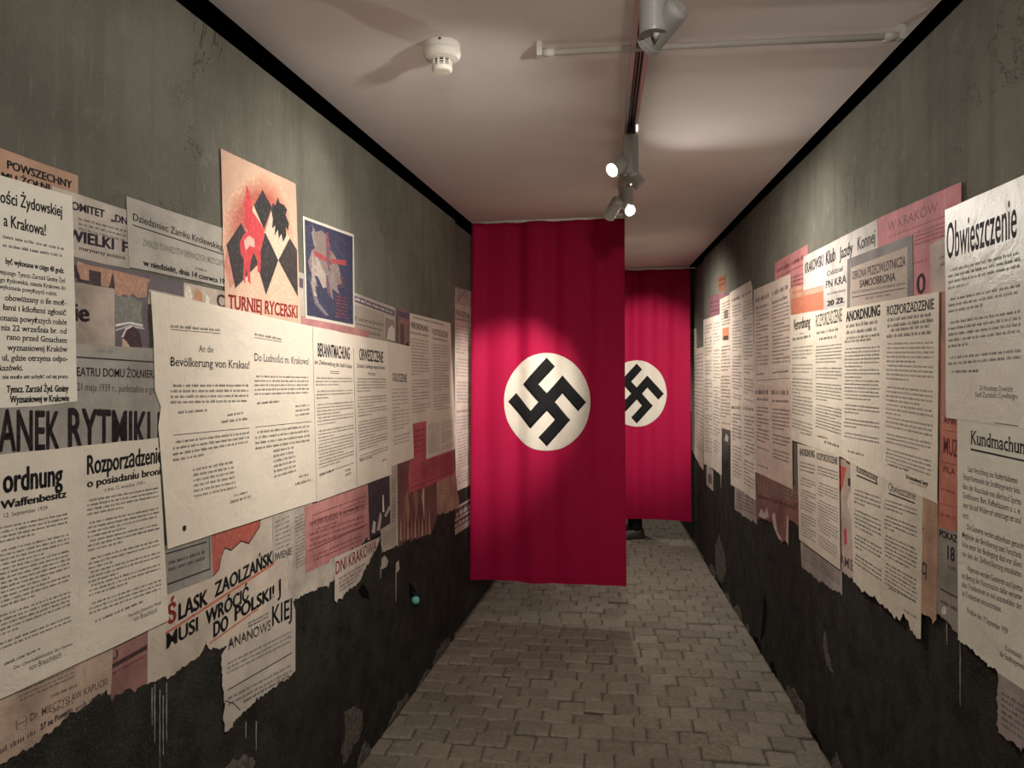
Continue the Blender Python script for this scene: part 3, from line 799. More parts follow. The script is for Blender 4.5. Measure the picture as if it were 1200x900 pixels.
PL('weapons_decree', 'large white decree on weapons with columns ordnung and Rozporządzenie', [(-60, 540), (0, 532.5), (183, 513), (195.5, 727), (131, 758), (0, 818), (-60, 848)], (.62, .555, .45),
   [T('Ver', (-42, 583), (-4, 578), 30, BLK, .03), T('ordnung', (0, 577.5), (71, 568), 28, BLK, .03), T('Waffenbesitz', (-3, 597), (75.5, 582.5), 9.5, BLK, .035), T('12. September 1939.', (1.5, 606.5), (54, 596.8), 5, BLK, .0),
    T('Rozporządzenie', (99, 556), (188, 541.5), 22, BLK, .025), T('o posiadaniu broni', (99, 571.3), (186, 555.5), 9, BLK, .03), T('z dnia 12. września 1939 r.', (120, 576), (168.5, 567), 4.2, BLK, .0),
    B((-40, 622), (78, 598), (-40, 776), (81, 728), 27, BLK, .2), B((99, 583), (183, 568), (102, 720), (187, 690), 26, BLK, .2),
    L1((2, 780), (45.5, 760.5), 4), T('Der Oberbefehlshaber des Heeres', (13, 784.5), (82, 755.6), 4, BLK, .0, True), T('von Brauchitsch', (31, 786), (69, 769.5), 7, BLK, .0),
    L1((109, 729.5), (166, 705.5), 4), T('Naczelny Dowódca Wojsk', (148, 723.5), (187, 707), 4, BLK, .0), T('von Brauchitsch', (154, 728.5), (181.5, 717), 6, BLK, .0)], wear=.22)
PL('krakow_population_notice', 'large cream notice An die Bevölkerung von Krakau and Do Ludności Krakowa', [(174, 341), (371, 384), (371, 586.5), (194, 643.5), (188, 560), (183, 500), (186, 477), (179, 458), (177.5, 400)], (.68, .60, .485),
   [L1((197, 384), (256, 388.5), 4.2, BLK, .24), R((197, 386), (256, 391), .8), T('An die', (230, 412), (247.5, 413.3), 7.5, BLK, .0, True), T('Bevölkerung von Krakau!', (197, 428.7), (290, 432), 10.5, BLK, .004, True),
    B((197, 447), (289, 447), (197, 473), (289, 471), 4, BLK, .22), L1((206, 485), (241, 482), 4), L1((264, 488), (283, 485), 3.6), L1((257, 496), (289, 492), 4.2),
    R((200, 510), (290, 501.5), .8), B((200, 513), (290, 503), (200, 548), (290, 529), 5, BLK, .2), B((223, 546), (270, 537), (225, 583), (275, 572), 6, BLK, .17, para=False), L1((267, 590.5), (293, 582.5), 4.5), L1((272, 582), (288, 577.5), 3),
    SH([(211, 618), (213, 615.5), (215.5, 616), (215.8, 620), (213.5, 623), (211.3, 622)], BLK, 'printed_mark'),
    L1((296, 393), (328, 399), 3.6, BLK, .26), R((296, 395.5), (328, 400.8), .7), T('Do Ludności m. Krakowa!', (296, 422.8), (360, 427.5), 9, BLK, .0, True),
    B((296, 437), (360, 439), (296, 463), (360, 461), 5, BLK, .24), L1((299, 474), (326, 471.5), 3.5), B((344, 472), (361, 471), (344, 488), (361, 485.5), 3, BLK, .24, para=False),
    R((297, 500.5), (363, 494), .7), B((297, 502), (361, 495), (297, 527), (361, 517), 4, BLK, .22), B((318, 524), (342, 520), (319, 560), (346, 552), 6, BLK, .22, para=False), L1((344, 569), (363, 563.5), 3.8), L1((348, 560), (360, 557), 3)], wear=.12)
PL('stadt_krakau_announcement', 'cream notice with columns BEKANNTMACHUNG and OBWIESZCZENIE', [(364, 382.5), (452, 400.5), (457, 556), (369, 588)], (.67, .585, .48),
   [T('BEKANNTMACHUNG', (369.8, 417.5), (407.5, 421.3), 15.5, BLK, .025), T('der Zivilverwaltung der Stadt Krakau', (366, 426.5), (410, 431.5), 5.2, BLK, .01), R((384.5, 435), (395, 435.8), .7), R((384.5, 437), (395, 437.8), .7),
    B((367.5, 440), (411, 441), (371.5, 557), (413, 543), 30, BLK, .2), L1((372, 558.5), (389, 552), 3.5), L1((402, 553), (409, 550.5), 3.5), L1((402.5, 558.5), (410, 555), 4, GRY),
    R((411.8, 408), (416.3, 570), .9), T('OBWIESZCZENIE', (418.7, 421.8), (447, 425), 13.5, BLK, .02), T('Zarządu Cywilnego miasta Krakowa', (416, 430.5), (449, 433), 4.5, BLK, .01), R((429, 437), (438, 438), .6), R((429, 438.8), (438, 439.6), .6),
    B((416, 441), (450.5, 442), (419, 539), (453, 527), 27, BLK, .2), L1((420, 541), (436, 536), 3.2), L1((446, 541), (451, 539), 3)], wear=.15)
PL('map_photo_sheet', 'small creased photo sheet high beside the red banner', [(533, 336), (553, 342), (553, 361), (533, 355)], (.40, .33, .285), [R((536, 352), (545, 342), 1, FADE), R((541, 340), (549, 357), .8, FADE)], wear=.8, wl=WLF)
PL('long_pink_notice', 'long pinkish notice of fine print touching the red banner edge', [(528, 354), (553, 361), (554, 480), (532, 480)], (.58, .49, .42),
   [T('OGŁOSZENIE', (532, 368), (550, 374), 6.5, FADE, .01), L1((533, 374), (551, 378), 3), B((534, 378), (551, 382), (535, 472), (552, 472), 24, FADE, heavy=.13)], wear=.35, wl=WLF)
PL('lower_pink_notice', 'lower notice of small print beside the red banner', [(532, 476), (554, 474), (554, 567), (534, 576)], (.56, .47, .40), [L1((535, 484), (552, 482), 4.5, FADE, .25), B((535, 486), (552, 484), (536, 568), (553, 559), 22, FADE, heavy=.15)], wear=.35, wl=WLF)
PL('plum_sign_sheet', 'plum sheet with a pale frame low beside the red banner', [(524, 601), (554, 582), (554, 613), (526, 632)], (.40, .335, .29),
   [SH([(525.5, 602.5), (553, 585.5), (553, 596), (525.8, 613)], (.055, .028, .032), 'printed_panel'), SH([(526, 616), (553, 599), (553, 607), (526.5, 624)], (.055, .028, .032), 'printed_panel'),
    L1((527, 611), (552, 595), 7, WHT, .22), L1((533, 618.5), (552, 606), 5.5, WHT, .22)], wear=.4, wl=WLF)

# ------------------------------------------------------------------ posters on the right wall
PR('far_white_notice', 'white notice on the recessed panel beside the second banner', [(805, 386), (816, 385), (817, 482), (806, 482)], (.60, .55, .44), [B((806, 392), (815, 391), (807, 476), (816, 476), 22, FADE, heavy=.12, para=False)], wl=WRF)
PR('far_long_notice', 'long fine printed notice with torn foot on the recessed panel', [(811, 410), (826, 406), (826, 553), (820, 545), (811, 527)], (.55, .49, .40), [B((813, 414), (824, 411), (813, 520), (824, 530), 26, FADE, heavy=.12, para=False)], torn=(2, 3), wl=WRF)
PR('plum_handbill', 'plum handbill high near the far end of the right wall', [(831, 349), (852, 340), (852, 374), (832, 376)], (.20, .085, .095), [B((833, 352), (850, 345), (833, 366), (850, 362), 3, PLUM, .25, para=False)], wear=.5)
PR('orange_label', 'small orange label at the top of the far right posters', [(841.5, 325), (850.5, 320.5), (851, 339), (842.5, 342)], (.22, .09, .04), [R((843, 329), (850, 325.5), 1.6, MAR), R((843, 335), (850, 331.5), 1.6, MAR)], wear=.4)
PR('dark_photo_scrap', 'dark torn photo scrap between the two far right columns', [(843, 498), (858, 497), (858, 522), (845, 523)], (.07, .06, .05), [SH([(849, 516), (851, 508), (854, 512), (853, 518)], (.4, .36, .3), 'pale_spot')], torn=(2,), wear=.5)
PR('tiny_scrap', 'tiny paper scrap hanging below the far right column', [(828, 546), (836, 551), (836, 576), (828, 568)], (.40, .34, .28), [SH([(830, 555), (834, 557), (834, 568), (830, 565)], (.10, .08, .07), 'printed_panel')], wear=.5)
PR('two_column_far_notice', 'narrow pale notice of two columns at the far end of the right posters', [(824.5, 375), (846, 367.5), (846, 557), (838, 551), (825, 543)], (.64, .56, .455),
   [B((826, 380), (834.5, 377), (826.5, 528), (834.5, 531), 40, FADE, heavy=.12), B((836.5, 377), (844.5, 374), (836.5, 532), (844.5, 538), 40, FADE, heavy=.12)], torn=(2, 3), wear=.25)
PR('picture_column_notice', 'narrow notice with a small orange picture among far right posters', [(844, 351), (858, 344), (858, 505), (844, 501)], (.58, .47, .37),
   [B((846, 354), (856, 349), (846, 382), (856, 379), 8, FADE, para=False), SH([(849, 364), (853.5, 362.5), (853.5, 373), (849, 374)], (.16, .12, .10), 'printed_photo'), SH([(847, 385), (854.5, 383), (854.5, 398), (847, 399)], (.42, .16, .08), 'printed_photo'),
    SH([(848, 394), (854, 393), (854, 398.5), (848, 399)], (.05, .03, .03), 'printed_photo'), B((845.5, 404), (856, 402), (845.5, 496), (856, 498), 24, FADE, heavy=.13)], wear=.3)
PR('upper_pink_column', 'tall pinkish notice with a curled top corner, upper of its stack', [(856, 343), (880.5, 328.5), (882, 336), (886.5, 479), (857, 475)], (.64, .53, .44),
   [L1((858, 354), (868, 350), 5, (.09, .06, .06), .2), L1((870, 349), (881, 343), 5, (.09, .06, .06), .2), B((858.5, 357), (869, 353), (859, 466), (870, 469), 30, FADE, heavy=.13), B((871.5, 352), (882, 347), (872.5, 468), (884, 472), 30, FADE, heavy=.13)], wear=.25)
PR('lilac_under_sheet', 'lilac torn sheet peeking out under the lower pinkish notice', [(861, 566), (888, 578), (887, 614), (874, 606), (861, 597)], (.34, .265, .23), [B((863, 574), (886, 584), (863, 594), (886, 604), 5, FADE, para=False)], torn=(2, 3), wear=.7)
PR('lower_pink_column', 'tall pinkish notice of two columns, lower of its stack', [(857, 471), (886.5, 475), (887.5, 587), (857, 568)], (.64, .54, .44),
   [L1((858, 479), (870, 480), 5, (.05, .04, .04), .25), L1((872, 480), (885, 482), 5, (.05, .04, .04), .25), B((859, 482), (870, 484), (859, 560), (870, 567), 19, (.05, .04, .04)), B((872.5, 484), (885, 486), (872.5, 566), (885, 574), 19, (.05, .04, .04))], torn=(2,), wear=.3)
PR('rose_club_sheet', 'rose pink sheet left of the riding club poster', [(908, 308), (947, 286), (947, 347), (908, 348)], (.44, .17, .165), [L1((911, 320), (943, 303), 6, MAR, .2), R((911, 325), (944, 309), .8, MAR), B((920, 326), (944, 315), (920, 342), (944, 338), 4, MAR, para=False)], wear=.65)
PR('torn_maroon_sheet', 'torn maroon sheet with hanging shreds below the pink notices', [(886, 553), (937, 572), (938, 616), (926, 609), (925.5, 640), (922, 634), (916, 636), (911, 622), (906, 612), (897, 609), (887, 606)], (.20, .085, .07),
   [T('SERAWASSERS', (889, 573), (936, 589), 10, (.36, .28, .23), .01), L1((889, 583), (935, 598), 6, (.06, .03, .03), .25), SH([(908, 618), (906, 604), (909, 600), (912, 622), (918, 633), (914, 632)], (.45, .37, .32), 'torn_shred'),
    SH([(922, 634), (923.5, 606), (925, 604), (925, 638)], (.45, .37, .32), 'torn_shred'), SH([(890, 604), (893, 596), (897, 602), (900, 594), (902, 606), (896, 608)], (.42, .34, .28), 'torn_shred')], torn=(2, 4, 5, 6, 7, 8, 9), wear=.7)
PR('upper_rose_decree', 'tall rose tinted decree of two columns with a slanted top', [(884, 340), (927.5, 321), (929.5, 458), (885, 459)], (.63, .51, .42),
   [L1((886, 355), (903, 348), 7, (.09, .06, .06), .18), L1((906, 347), (925, 338), 7, (.09, .06, .06), .18), L1((887, 363), (902, 358), 4, FADE, .22), L1((906, 357), (925, 349), 5, FADE, .22), B((887, 364), (902, 359), (887, 428), (902, 427), 15, FADE), B((906, 357), (926, 350), (906, 426), (927, 424), 16, FADE), L1((888, 440), (896, 439), 3), L1((906, 438), (926, 436), 3, FADE), R((887, 446), (927, 443), .6, GRY)], wear=.3)
PR('lower_rose_decree', 'tall rose tinted decree of two columns over the torn maroon sheet', [(885, 450), (929, 452), (930.5, 573.5), (887, 553)], (.60, .47, .385),
   [L1((886.5, 462), (902, 462), 7, (.06, .045, .045), .25), L1((905, 462), (926, 463), 7, (.06, .045, .045), .25), L1((888, 469), (902, 470), 4, FADE), L1((906, 471), (926, 472), 4, FADE), B((888, 474), (902, 475), (888, 524), (903, 530), 12, (.04, .03, .03), .2), B((906, 476), (927, 478), (907, 536), (927, 543), 14, (.04, .03, .03), .2), L1((888, 545), (902, 550), 2.5, FADE)], wear=.3)
PR('orange_strip', 'faded orange printed strip beneath the riding club poster', [(926.5, 338), (969, 327), (970, 368), (928, 372)], (.54, .29, .19),
   [SH([(929, 350), (967, 341), (967, 362), (929, 369)], (.44, .15, .085), 'orange_band'), L1((930, 345), (966, 335), 4, (.4, .1, .05), .2)], wear=.6)
PR('riding_club_poster', 'grey white poster headed KRAKOWSKI Klub Jazdy Konnej', [(943, 301), (1029.5, 257), (1031, 292), (997, 305), (997, 363), (967, 363), (967, 334), (943, 341)], (.55, .50, .44),
   [T('KRAKOWSKI', (945, 321), (966.5, 311), 12, (.06, .05, .05), .03), T('Klub', (969.5, 310.5), (981, 305), 15, (.06, .05, .05), .025), T('Jazdy', (985.5, 304), (1001.5, 296.5), 14, (.05, .045, .045), .02), T('Konnej', (1007, 293.5), (1028, 284), 15, (.06, .055, .055), .015),
    T('Oddział', (971, 324), (990, 317), 6, GRY), T('PN KRA', (969.5, 338), (994, 331), 8.5, (.06, .05, .05), .02), L1((971, 346), (993, 341), 3, FADE), T('20 ZŁ', (971, 359), (992, 354), 6, BLK, .04)], wear=.75)
PR('rose_krakow_poster', 'bright rose pink poster with faded letters KRAKÓW at its top', [(1030, 256.5), (1109, 222), (1129.5, 213), (1131, 346), (1074, 352), (1073, 274), (1031, 291)], (.50, .145, .155),
   [T('W KRAKÓW', (1043, 271), (1102, 248), 10.5, (.20, .06, .07), .0), R((1044, 278), (1113, 252), .9, (.2, .05, .06)), B((1074, 270), (1112, 256), (1074, 288), (1112, 276), 4, (.2, .04, .05), para=False), R((1109.5, 222), (1110.5, 245), .9, (.5, .4, .36)),
    T('0', (1077, 345), (1088, 343), 23, (.10, .045, .06), .02), L1((1074, 310), (1090, 306), 4, (.2, .04, .05))], wear=.7)
PR('beige_strip', 'plain beige strip over the rose pink poster', [(1093.5, 287), (1113, 276), (1113, 347), (1094, 350)], (.42, .325, .265), [L1((1105, 304), (1112, 301), 4, FADE), L1((1106, 312), (1112, 310), 4, FADE)], wear=.7)
PR('air_defence_poster', 'grey framed poster OBRONA PRZECIWLOTNICZA SAMOOBRONA', [(995.5, 304), (1072.5, 274.5), (1073.5, 349), (995, 364)], (.165, .145, .125),
   [SH([(999.5, 314), (1066.5, 289), (1066.5, 352), (998.5, 363)], (.40, .325, .26), 'inner_panel'), T('OBRONA PRZECIWLOTNICZA', (1001, 328), (1064.5, 311), 9.5, (.08, .045, .05), .012), T('SAMOOBRONA', (1010, 337), (1052.5, 328.5), 8.5, (.06, .04, .045), .02),
    L1((1001, 344.5), (1064, 333.5), 4, FADE, .2), R((1001, 348.5), (1064, 337.5), 1), L1((1017, 351), (1048, 346), 3.5, FADE)], wear=.65)
PR('rust_strip', 'narrow rust brown paper strip left of the white Obwieszczenie notice', [(1103.5, 342), (1114, 341), (1114, 492), (1104, 600)], (.36, .17, .11), [], wear=.9)
PR('museum_ticket_strip', 'orange red strip with the letters MUZ between the white notices', [(1107, 488), (1129, 486), (1130, 627), (1103, 624)], (.44, .15, .095),
   [T('ANKI', (1110, 496), (1127, 498), 9, (.22, .045, .04), .02), R((1109, 504), (1128, 507), .8, (.2, .05, .04)), T('MUZ', (1110, 531), (1127.5, 536), 19, (.25, .05, .045), .015), R((1108, 541), (1128, 546), .8, (.2, .05, .04)), T('FILA', (1110, 553), (1124, 557), 7, (.22, .045, .04), .01), L1((1107, 574), (1126, 580), 4, (.22, .045, .04)), R((1106, 590), (1128, 596), .7, (.2, .05, .04)), L1((1107, 604), (1126, 610), 5, (.22, .045, .04))], wear=.75)
PR('show_sheet', 'torn grey sheet with the word POKAZ below the orange strip', [(1101, 618), (1129, 623), (1130, 744), (1121, 738), (1113, 727), (1101, 718)], (.235, .205, .175),
   [T('POKAZ', (1105.5, 628.5), (1127, 636.5), 8, (.03, .025, .025), .03), T('18', (1115, 655), (1124, 659), 16, (.04, .035, .035), .02), L1((1116, 666), (1126, 670), 5, FADE), R((1107, 690), (1127, 701), 1.8), L1((1107, 706), (1127, 717), 5, BLK, .28), SH([(1108, 715), (1111, 710), (1114, 713), (1113, 720), (1109, 720)], (.55, .5, .42), 'torn_spot')], torn=(3, 4), wear=.8)
PR('salmon_strip', 'salmon vertical paper strip with torn foot beside POKAZ sheet', [(1081, 580), (1104, 588), (1102, 727), (1098, 732), (1094, 722), (1084, 718)], (.42, .255, .17), [T('CJ', (1085, 672), (1091, 675), 14, (.05, .035, .035), .02), L1((1085, 620), (1090, 622), 3, MAR)], torn=(2, 3, 4), wear=.8)
PR('red_figure_poster', 'torn beige poster with red and black shapes between two white decrees', [(978, 530), (1006, 541), (1006, 684), (992, 673), (983, 668)], (.40, .31, .25),
   [SH([(984, 545), (992, 548), (988, 570), (984, 580)], (.40, .07, .05), 'red_shape'), SH([(994, 560), (1003, 563), (1003, 573), (994, 569)], (.03, .025, .025), 'black_shape'), SH([(989, 622), (992, 617), (993, 636), (990, 640)], (.42, .05, .08), 'red_shape'), SH([(996, 575), (1000, 590), (998, 610), (993, 590)], (.5, .42, .34), 'pale_shape'),
    T('AMIE', (985, 661), (1001, 670), 12, (.05, .04, .04), .0)], torn=(2, 3), wear=.7)
PR('lilac_fine_sheet', 'grey lilac sheet hanging under the small two column decree', [(938, 626), (987, 658), (987.5, 698), (975, 690), (940, 665)], (.30, .25, .22), [B((942, 636), (985, 666), (942, 655), (985, 686), 6, FADE, para=False)], torn=(2, 3), wear=.6)
PR('small_two_column_decree', 'small white decree ANORDNUNG above the grey lilac sheet', [(936, 519.5), (985, 532), (986.5, 668), (938, 632)], (.60, .52, .42),
   [T('ANORDNUNG', (938.5, 533), (956.5, 536.5), 7.5, BLK, .025, True), T('ROZPORZĄDZENIE', (959, 538), (983.5, 544.5), 7.5, BLK, .02), B((939, 538), (957, 543), (939, 551), (957, 556), 3, BLK, .25, para=False), B((960, 544), (984, 551), (960, 555), (984, 563), 3, BLK, .25, para=False), B((940, 557), (958, 563), (940, 626), (958, 637), 20, FADE, .2), B((961, 563), (984, 571), (961, 638), (984, 655), 22, FADE, .2)], wear=.2)
PR('verordnung_decree', 'white decree with columns Verordnung and ROZPORZĄDZENIE beside the rose decrees', [(928, 369.5), (993, 359), (992, 536.5), (929, 515.5)], (.66, .59, .47),
   [T('Verordnung', (931.5, 387), (951.5, 382.5), 12, BLK, .025), L1((939, 392), (945, 391), 2), L1((930.5, 399.5), (953, 395), 4.5, BLK, .27), T('ROZPORZĄDZENIE', (958, 383.5), (989, 376.5), 14, (.04, .035, .035), .01), L1((959, 392), (986, 387), 4.5, BLK, .2), L1((962, 399), (983, 396), 4.5, BLK, .2),
    B((930, 405), (954, 402), (930, 500), (954, 508), 24, FADE, .15), B((958, 404), (988.5, 400), (958, 500), (988.5, 510), 27, BLK, .2), L1((960, 512), (972, 515), 3), L1((968, 519), (986, 525), 4.5), L1((940, 508), (953, 511), 3, FADE)], wear=.2)
PR('twin_language_notice', 'white notice with columns Kundmachung and Obwieszczenie and a torn foot', [(1000, 534), (1087, 565), (1084, 749), (1076, 744), (1064, 719), (1060, 727), (1046, 715), (1032, 703), (1016, 694), (1004, 681)], (.60, .54, .43),
   [T('Kundmachung', (1008, 552.5), (1033, 564.5), 8.5, BLK, .012, True), R((1008, 557), (1033, 567.5), 1.8), T('Obwieszczenie', (1046, 575), (1078, 586.5), 9.5, BLK, .0), R((1046, 578), (1077.5, 590), 1.8),
    B((1005, 570), (1037, 580), (1006, 660), (1038, 682), 19, BLK, .2), B((1041, 582), (1080, 594), (1042, 684), (1080, 708), 22, BLK, .2), L1((1046, 690), (1078, 706), 3), L1((1064, 716), (1080, 726), 3)], torn=(2, 3, 4, 5, 6, 7, 8), wear=.3)
PR('anordnung_decree', 'large white decree with columns ANORDNUNG and ROZPORZĄDZENIE over the air defence poster', [(991, 362), (1106, 341.5), (1104, 590), (1086, 582), (1002, 543), (991, 536)], (.69, .625, .505),
   [T('ANORDNUNG', (995.5, 377), (1036.5, 369.5), 11, BLK, .035, True), T('ROZPORZĄDZENIE', (1044.5, 369.5), (1100.5, 362), 10.5, BLK, .02), L1((996, 384.5), (1036, 378.5), 5.5, BLK, .27), L1((996, 392), (1034, 387), 5.5, BLK, .27), L1((996, 398), (1036, 393.5), 4, BLK), L1((994, 402), (1026, 399), 4, BLK),
    L1((1045, 377), (1100, 370), 5, BLK, .23), L1((1045, 384), (1100, 377), 5, BLK, .23), L1((1049, 389), (1096, 383.5), 5, BLK, .23), L1((1044, 396), (1100, 391), 5, BLK, .2),
    B((994.5, 406), (1036, 403), (993.5, 512), (1035.5, 520), 26, BLK, .21), B((1044, 399), (1100.5, 397), (1043, 500), (1099, 512), 20, GRY, .16), B((1043, 505), (1098.5, 516), (1043, 540), (1097, 558), 8, FADE, .15),
    L1((998, 530), (1018, 535), 3.5), L1((1045, 545), (1070, 553), 3.5), T('Der kommandierende General', (1067, 560.5), (1093, 570), 5, BLK, .025), L1((1072, 566), (1092, 573), 3, FADE)], wear=.15)
PR('kundmachung_notice', 'white Kundmachung notice with torn foot at the right edge', [(1127, 488), (1240, 505), (1240, 834), (1200, 808), (1178, 792), (1172, 783), (1163, 781), (1160, 770), (1158, 774), (1128, 750)], (.66, .63, .53),
   [T('Kundmachung', (1143, 520), (1215, 534), 15.5, BLK, .008, True), R((1143, 526.5), (1215, 542), 2.4)] +
   [T(s, a, b, 6.5, BLK, .0, True) for s, a, b in (
       ('Laut Verordnung des Stadtpräsidenten', (1140, 552.5), (1199, 567)), ('Haupt-Kommando der Stadtbürgerwehr beka', (1134.5, 561.5), (1202, 579)), ('dass der Ausschank von allerhand Spiritu', (1134, 572.5), (1203, 592)),
       ('Gasthäusern, Bars, Kaffeehäusern u. s. w.', (1134, 583), (1203, 603)), ('wer bis auf Widerruf untersagt ist und', (1134, 594.5), (1203, 614)), ('wird.', (1134, 606.5), (1141, 608.5)),
       ('Die Gastwirte werden aufmerksam gemacht', (1139, 620.5), (1206, 644)), ('Mitglieder der Bevölkerung zum Verschank', (1133, 629.5), (1204, 655)), ('liche unter der Bedingung dass vor allem', (1133, 640.5), (1204, 666)), ('vor dem der Zivilbevölkerung einzuhalten', (1133, 651.5), (1204, 677)),
       ('Allgemein werden Gastwirte und Spiritus', (1139, 669), (1205, 694)), ('im Betrag der Kommission dafür verantw', (1133, 677.5), (1204, 704)), ('dass Trunkenheit so viel anzumelden der', (1133, 687.5), (1204, 715)), ('im Trunkenheit einzuschränken.', (1133, 698), (1180, 718)),
       ('Kraków den 19 September 1939', (1139, 718), (1187, 744)), ('Kommando', (1184, 762), (1204, 773)), ('der Stadtbürgerwehr', (1178, 769), (1208, 786)))] , torn=(2, 3, 4, 5, 6, 7, 8), wear=.2)
PR('obwieszczenie_notice', 'glossy white notice headed Obwieszczenie in tall grey letters at the right edge', [(1113, 246), (1240, 190), (1240, 507), (1114, 489.5)], (.67, .645, .56),
   [T('Obwieszczenie', (1115, 303.5), (1198.5, 277), 41, (.11, .105, .10), .008), B((1117, 312), (1203, 290), (1117, 428), (1204, 420), 17, (.05, .05, .045), .19), L1((1121, 437), (1153, 436), 4), T('Za Naczelnego Dowódcę:', (1154, 457), (1194, 459), 5.5, (.04, .04, .04), .0, True), T('Szef Zarządu Cywilnego.', (1149, 465), (1200, 467.5), 5.8, (.04, .04, .04), .0, True),
    R((1172, 495.6), (1200, 499.4), .9)], wear=.15, rough=.38)
PR('lilac_corner_sheet', 'lilac torn sheet at the lower right edge under the Kundmachung notice', [(1175, 788), (1240, 830), (1240, 900), (1205, 875), (1190, 868), (1176, 858)], (.31, .255, .23), [B((1180, 806), (1230, 838), (1180, 850), (1230, 884), 6, FADE, .15, para=False)], torn=(2, 3, 4, 5), wear=.6)


# ------------------------------------------------------------------ hanging banners
M_RED = cloth_material('crimson_cloth', (.30, .003, .036), .75, .10)
M_DISC = cloth_material('white_cloth', (.54, .49, .405), .8, .1)
M_BLKC = cloth_material('black_cloth', (.008, .008, .008), .85, .05)
def banner(label, pl, pr, ztop, zbot_l, zbot_r, dz, phase, squeeze=.89, rad=.316, nu=150, nv=60):
    pl, pr = Vector((*pl, 0)), Vector((*pr, 0))
    W = (pr - pl).length
    e = (pr - pl) / W
    n = Vector((e.y, -e.x, 0))                    # towards the viewer
    root = empty('hanging_banner', pl + e * W / 2 + Vector((0, 0, 0)), label, 'banner', 'crimson banners hung across the corridor')
    base = root.location.copy()
    def disp(u, t):
        # soft vertical folds, deepest where the cloth hangs from the rail
        k = u / W
        amp = (.026 * (1 - .6 * t) + .006 * t) * (1 - .55 * max(0, (k - .55) / .45))
        d = math.sin(k * 31 + phase + .8 * math.sin(k * 5 + phase) + .5 * math.sin(t * 2.2)) * .6 + math.sin(k * 17 + 1.3 * phase + .6 * t) * .5 + math.sin(k * 53 + 2 * phase) * .18 * (1 - t)
        return amp * d + .012 * math.sin(t * 3 + k * 2) * t
    def pt(u, z, off=0):
        k = u / W
        zb = zbot_l + (zbot_r - zbot_l) * k
        t = (ztop - z) / (ztop - zb)
        return pl + e * u + Vector((0, 0, z)) + n * (disp(u, t) + off) - base
    V, Fc = [], []
    for j in range(nv + 1):
        for i in range(nu + 1):
            u = W * i / nu
            zb = zbot_l + (zbot_r - zbot_l) * i / nu + .004 * math.sin(i / nu * 9 + phase)
            z = ztop + (zb - ztop) * j / nv
            # the lower corners swing out a little
            uu = u + (.012 * (j / nv) ** 2) * (2 * i / nu - 1)
            V.append(pt(u, z) + e * (uu - u))
    for j in range(nv):
        for i in range(nu):
            a = j * (nu + 1) + i
            Fc.append((a, a + nu + 1, a + nu + 2, a + 1))
    cl = mesh_obj('cloth', V, Fc, M_RED, root, True)
    sm = cl.modifiers.new('thickness', 'SOLIDIFY'); sm.thickness = .0015; sm.offset = 0
    # hem along the foot
    bm = bmesh.new()
    for s_ in (-1, 1):
        pass
    V, Fc = [], []
    for i in range(nu + 1):
        u = W * i / nu
        zb = zbot_l + (zbot_r - zbot_l) * i / nu + .004 * math.sin(i / nu * 9 + phase)
        uu = .012 * (2 * i / nu - 1)
        for zz in (zb + .0005, zb + .028):
            V.append(pt(u, zz, .0016) + e * uu)
    for i in range(nu):
        Fc.append((2 * i, 2 * i + 2, 2 * i + 3, 2 * i + 1))
    mesh_obj('hem', V, Fc, M_RED, root, True)
    bm.free()
    # sewn disc
    u0 = W / 2
    rings, seg = 14, 72
    V = [pt(u0, dz, .005)]
    Fc = []
    for r_ in range(1, rings + 1):
        for s_ in range(seg):
            a = 2 * math.pi * s_ / seg
            rr = rad * r_ / rings * (1 + (.002 * math.sin(a * 9 + phase) if r_ == rings else 0))
            off = .005 if r_ < rings else .0035
            pu = .0018 * math.sin(a * 23 + phase) * (r_ / rings) ** 3
            V.append(pt(u0 + squeeze * rr * math.cos(a), dz + rr * math.sin(a), off + pu))
    for s_ in range(seg):
        Fc.append((0, 1 + s_, 1 + (s_ + 1) % seg))
    for r_ in range(rings - 1):
        for s_ in range(seg):
            a, b = 1 + r_ * seg + s_, 1 + r_ * seg + (s_ + 1) % seg
            Fc.append((a, a + seg, b + seg, b))
    disc = mesh_obj('disc', V, Fc, M_DISC, root, True)
    disc['label'] = 'white cloth disc sewn on the banner'
    # black emblem: a 5 x 5 cell figure turned by 45 degrees
    un = rad * .905 / (2.5 * math.sqrt(2))
    cells = ('#.###', '#.#..', '#####', '..#.#', '###.#')
    V, Fc = [], []
    idx = {}
    q = 4
    for r_, row in enumerate(cells):
        for c_, ch in enumerate(row):
            if ch != '#': continue
            for a in range(q):
                for b in range(q):
                    f = []
                    for (da, db) in ((0, 0), (1, 0), (1, 1), (0, 1)):
                        key = (c_ * q + a + da, r_ * q + b + db)
                        if key not in idx:
                            x = (key[0] / q - 2.5) * un; y = (2.5 - key[1] / q) * un
                            xr_, yr_ = (x - y) * math.sqrt(.5), (x + y) * math.sqrt(.5)
                            ang, rd = math.atan2(yr_, xr_), math.hypot(xr_, yr_)
                            pu = .0018 * math.sin(ang * 23 + phase) * (rd / rad) ** 3
                            idx[key] = len(V)
                            V.append(pt(u0 + squeeze * xr_, dz + yr_, .0075 + pu))
                        f.append(idx[key])
                    Fc.append(tuple(f[::-1]))
    em = mesh_obj('emblem', V, Fc, M_BLKC, disc, True)
    em['label'] = 'black hooked cross emblem on the disc'
    sm = em.modifiers.new('thickness', 'SOLIDIFY'); sm.thickness = .0015
    bm = bmesh.new()
    add_tube(bm, [pl - e * (.0 if phase < 1 else .02) + Vector((0, 0, ztop + .006)) - base, pr + e * (.02 if phase < 1 else .045) + Vector((0, 0, ztop + .006)) - base], .008)
    bm_obj('rail', bm, M_WHITEP, root, True)
    return root
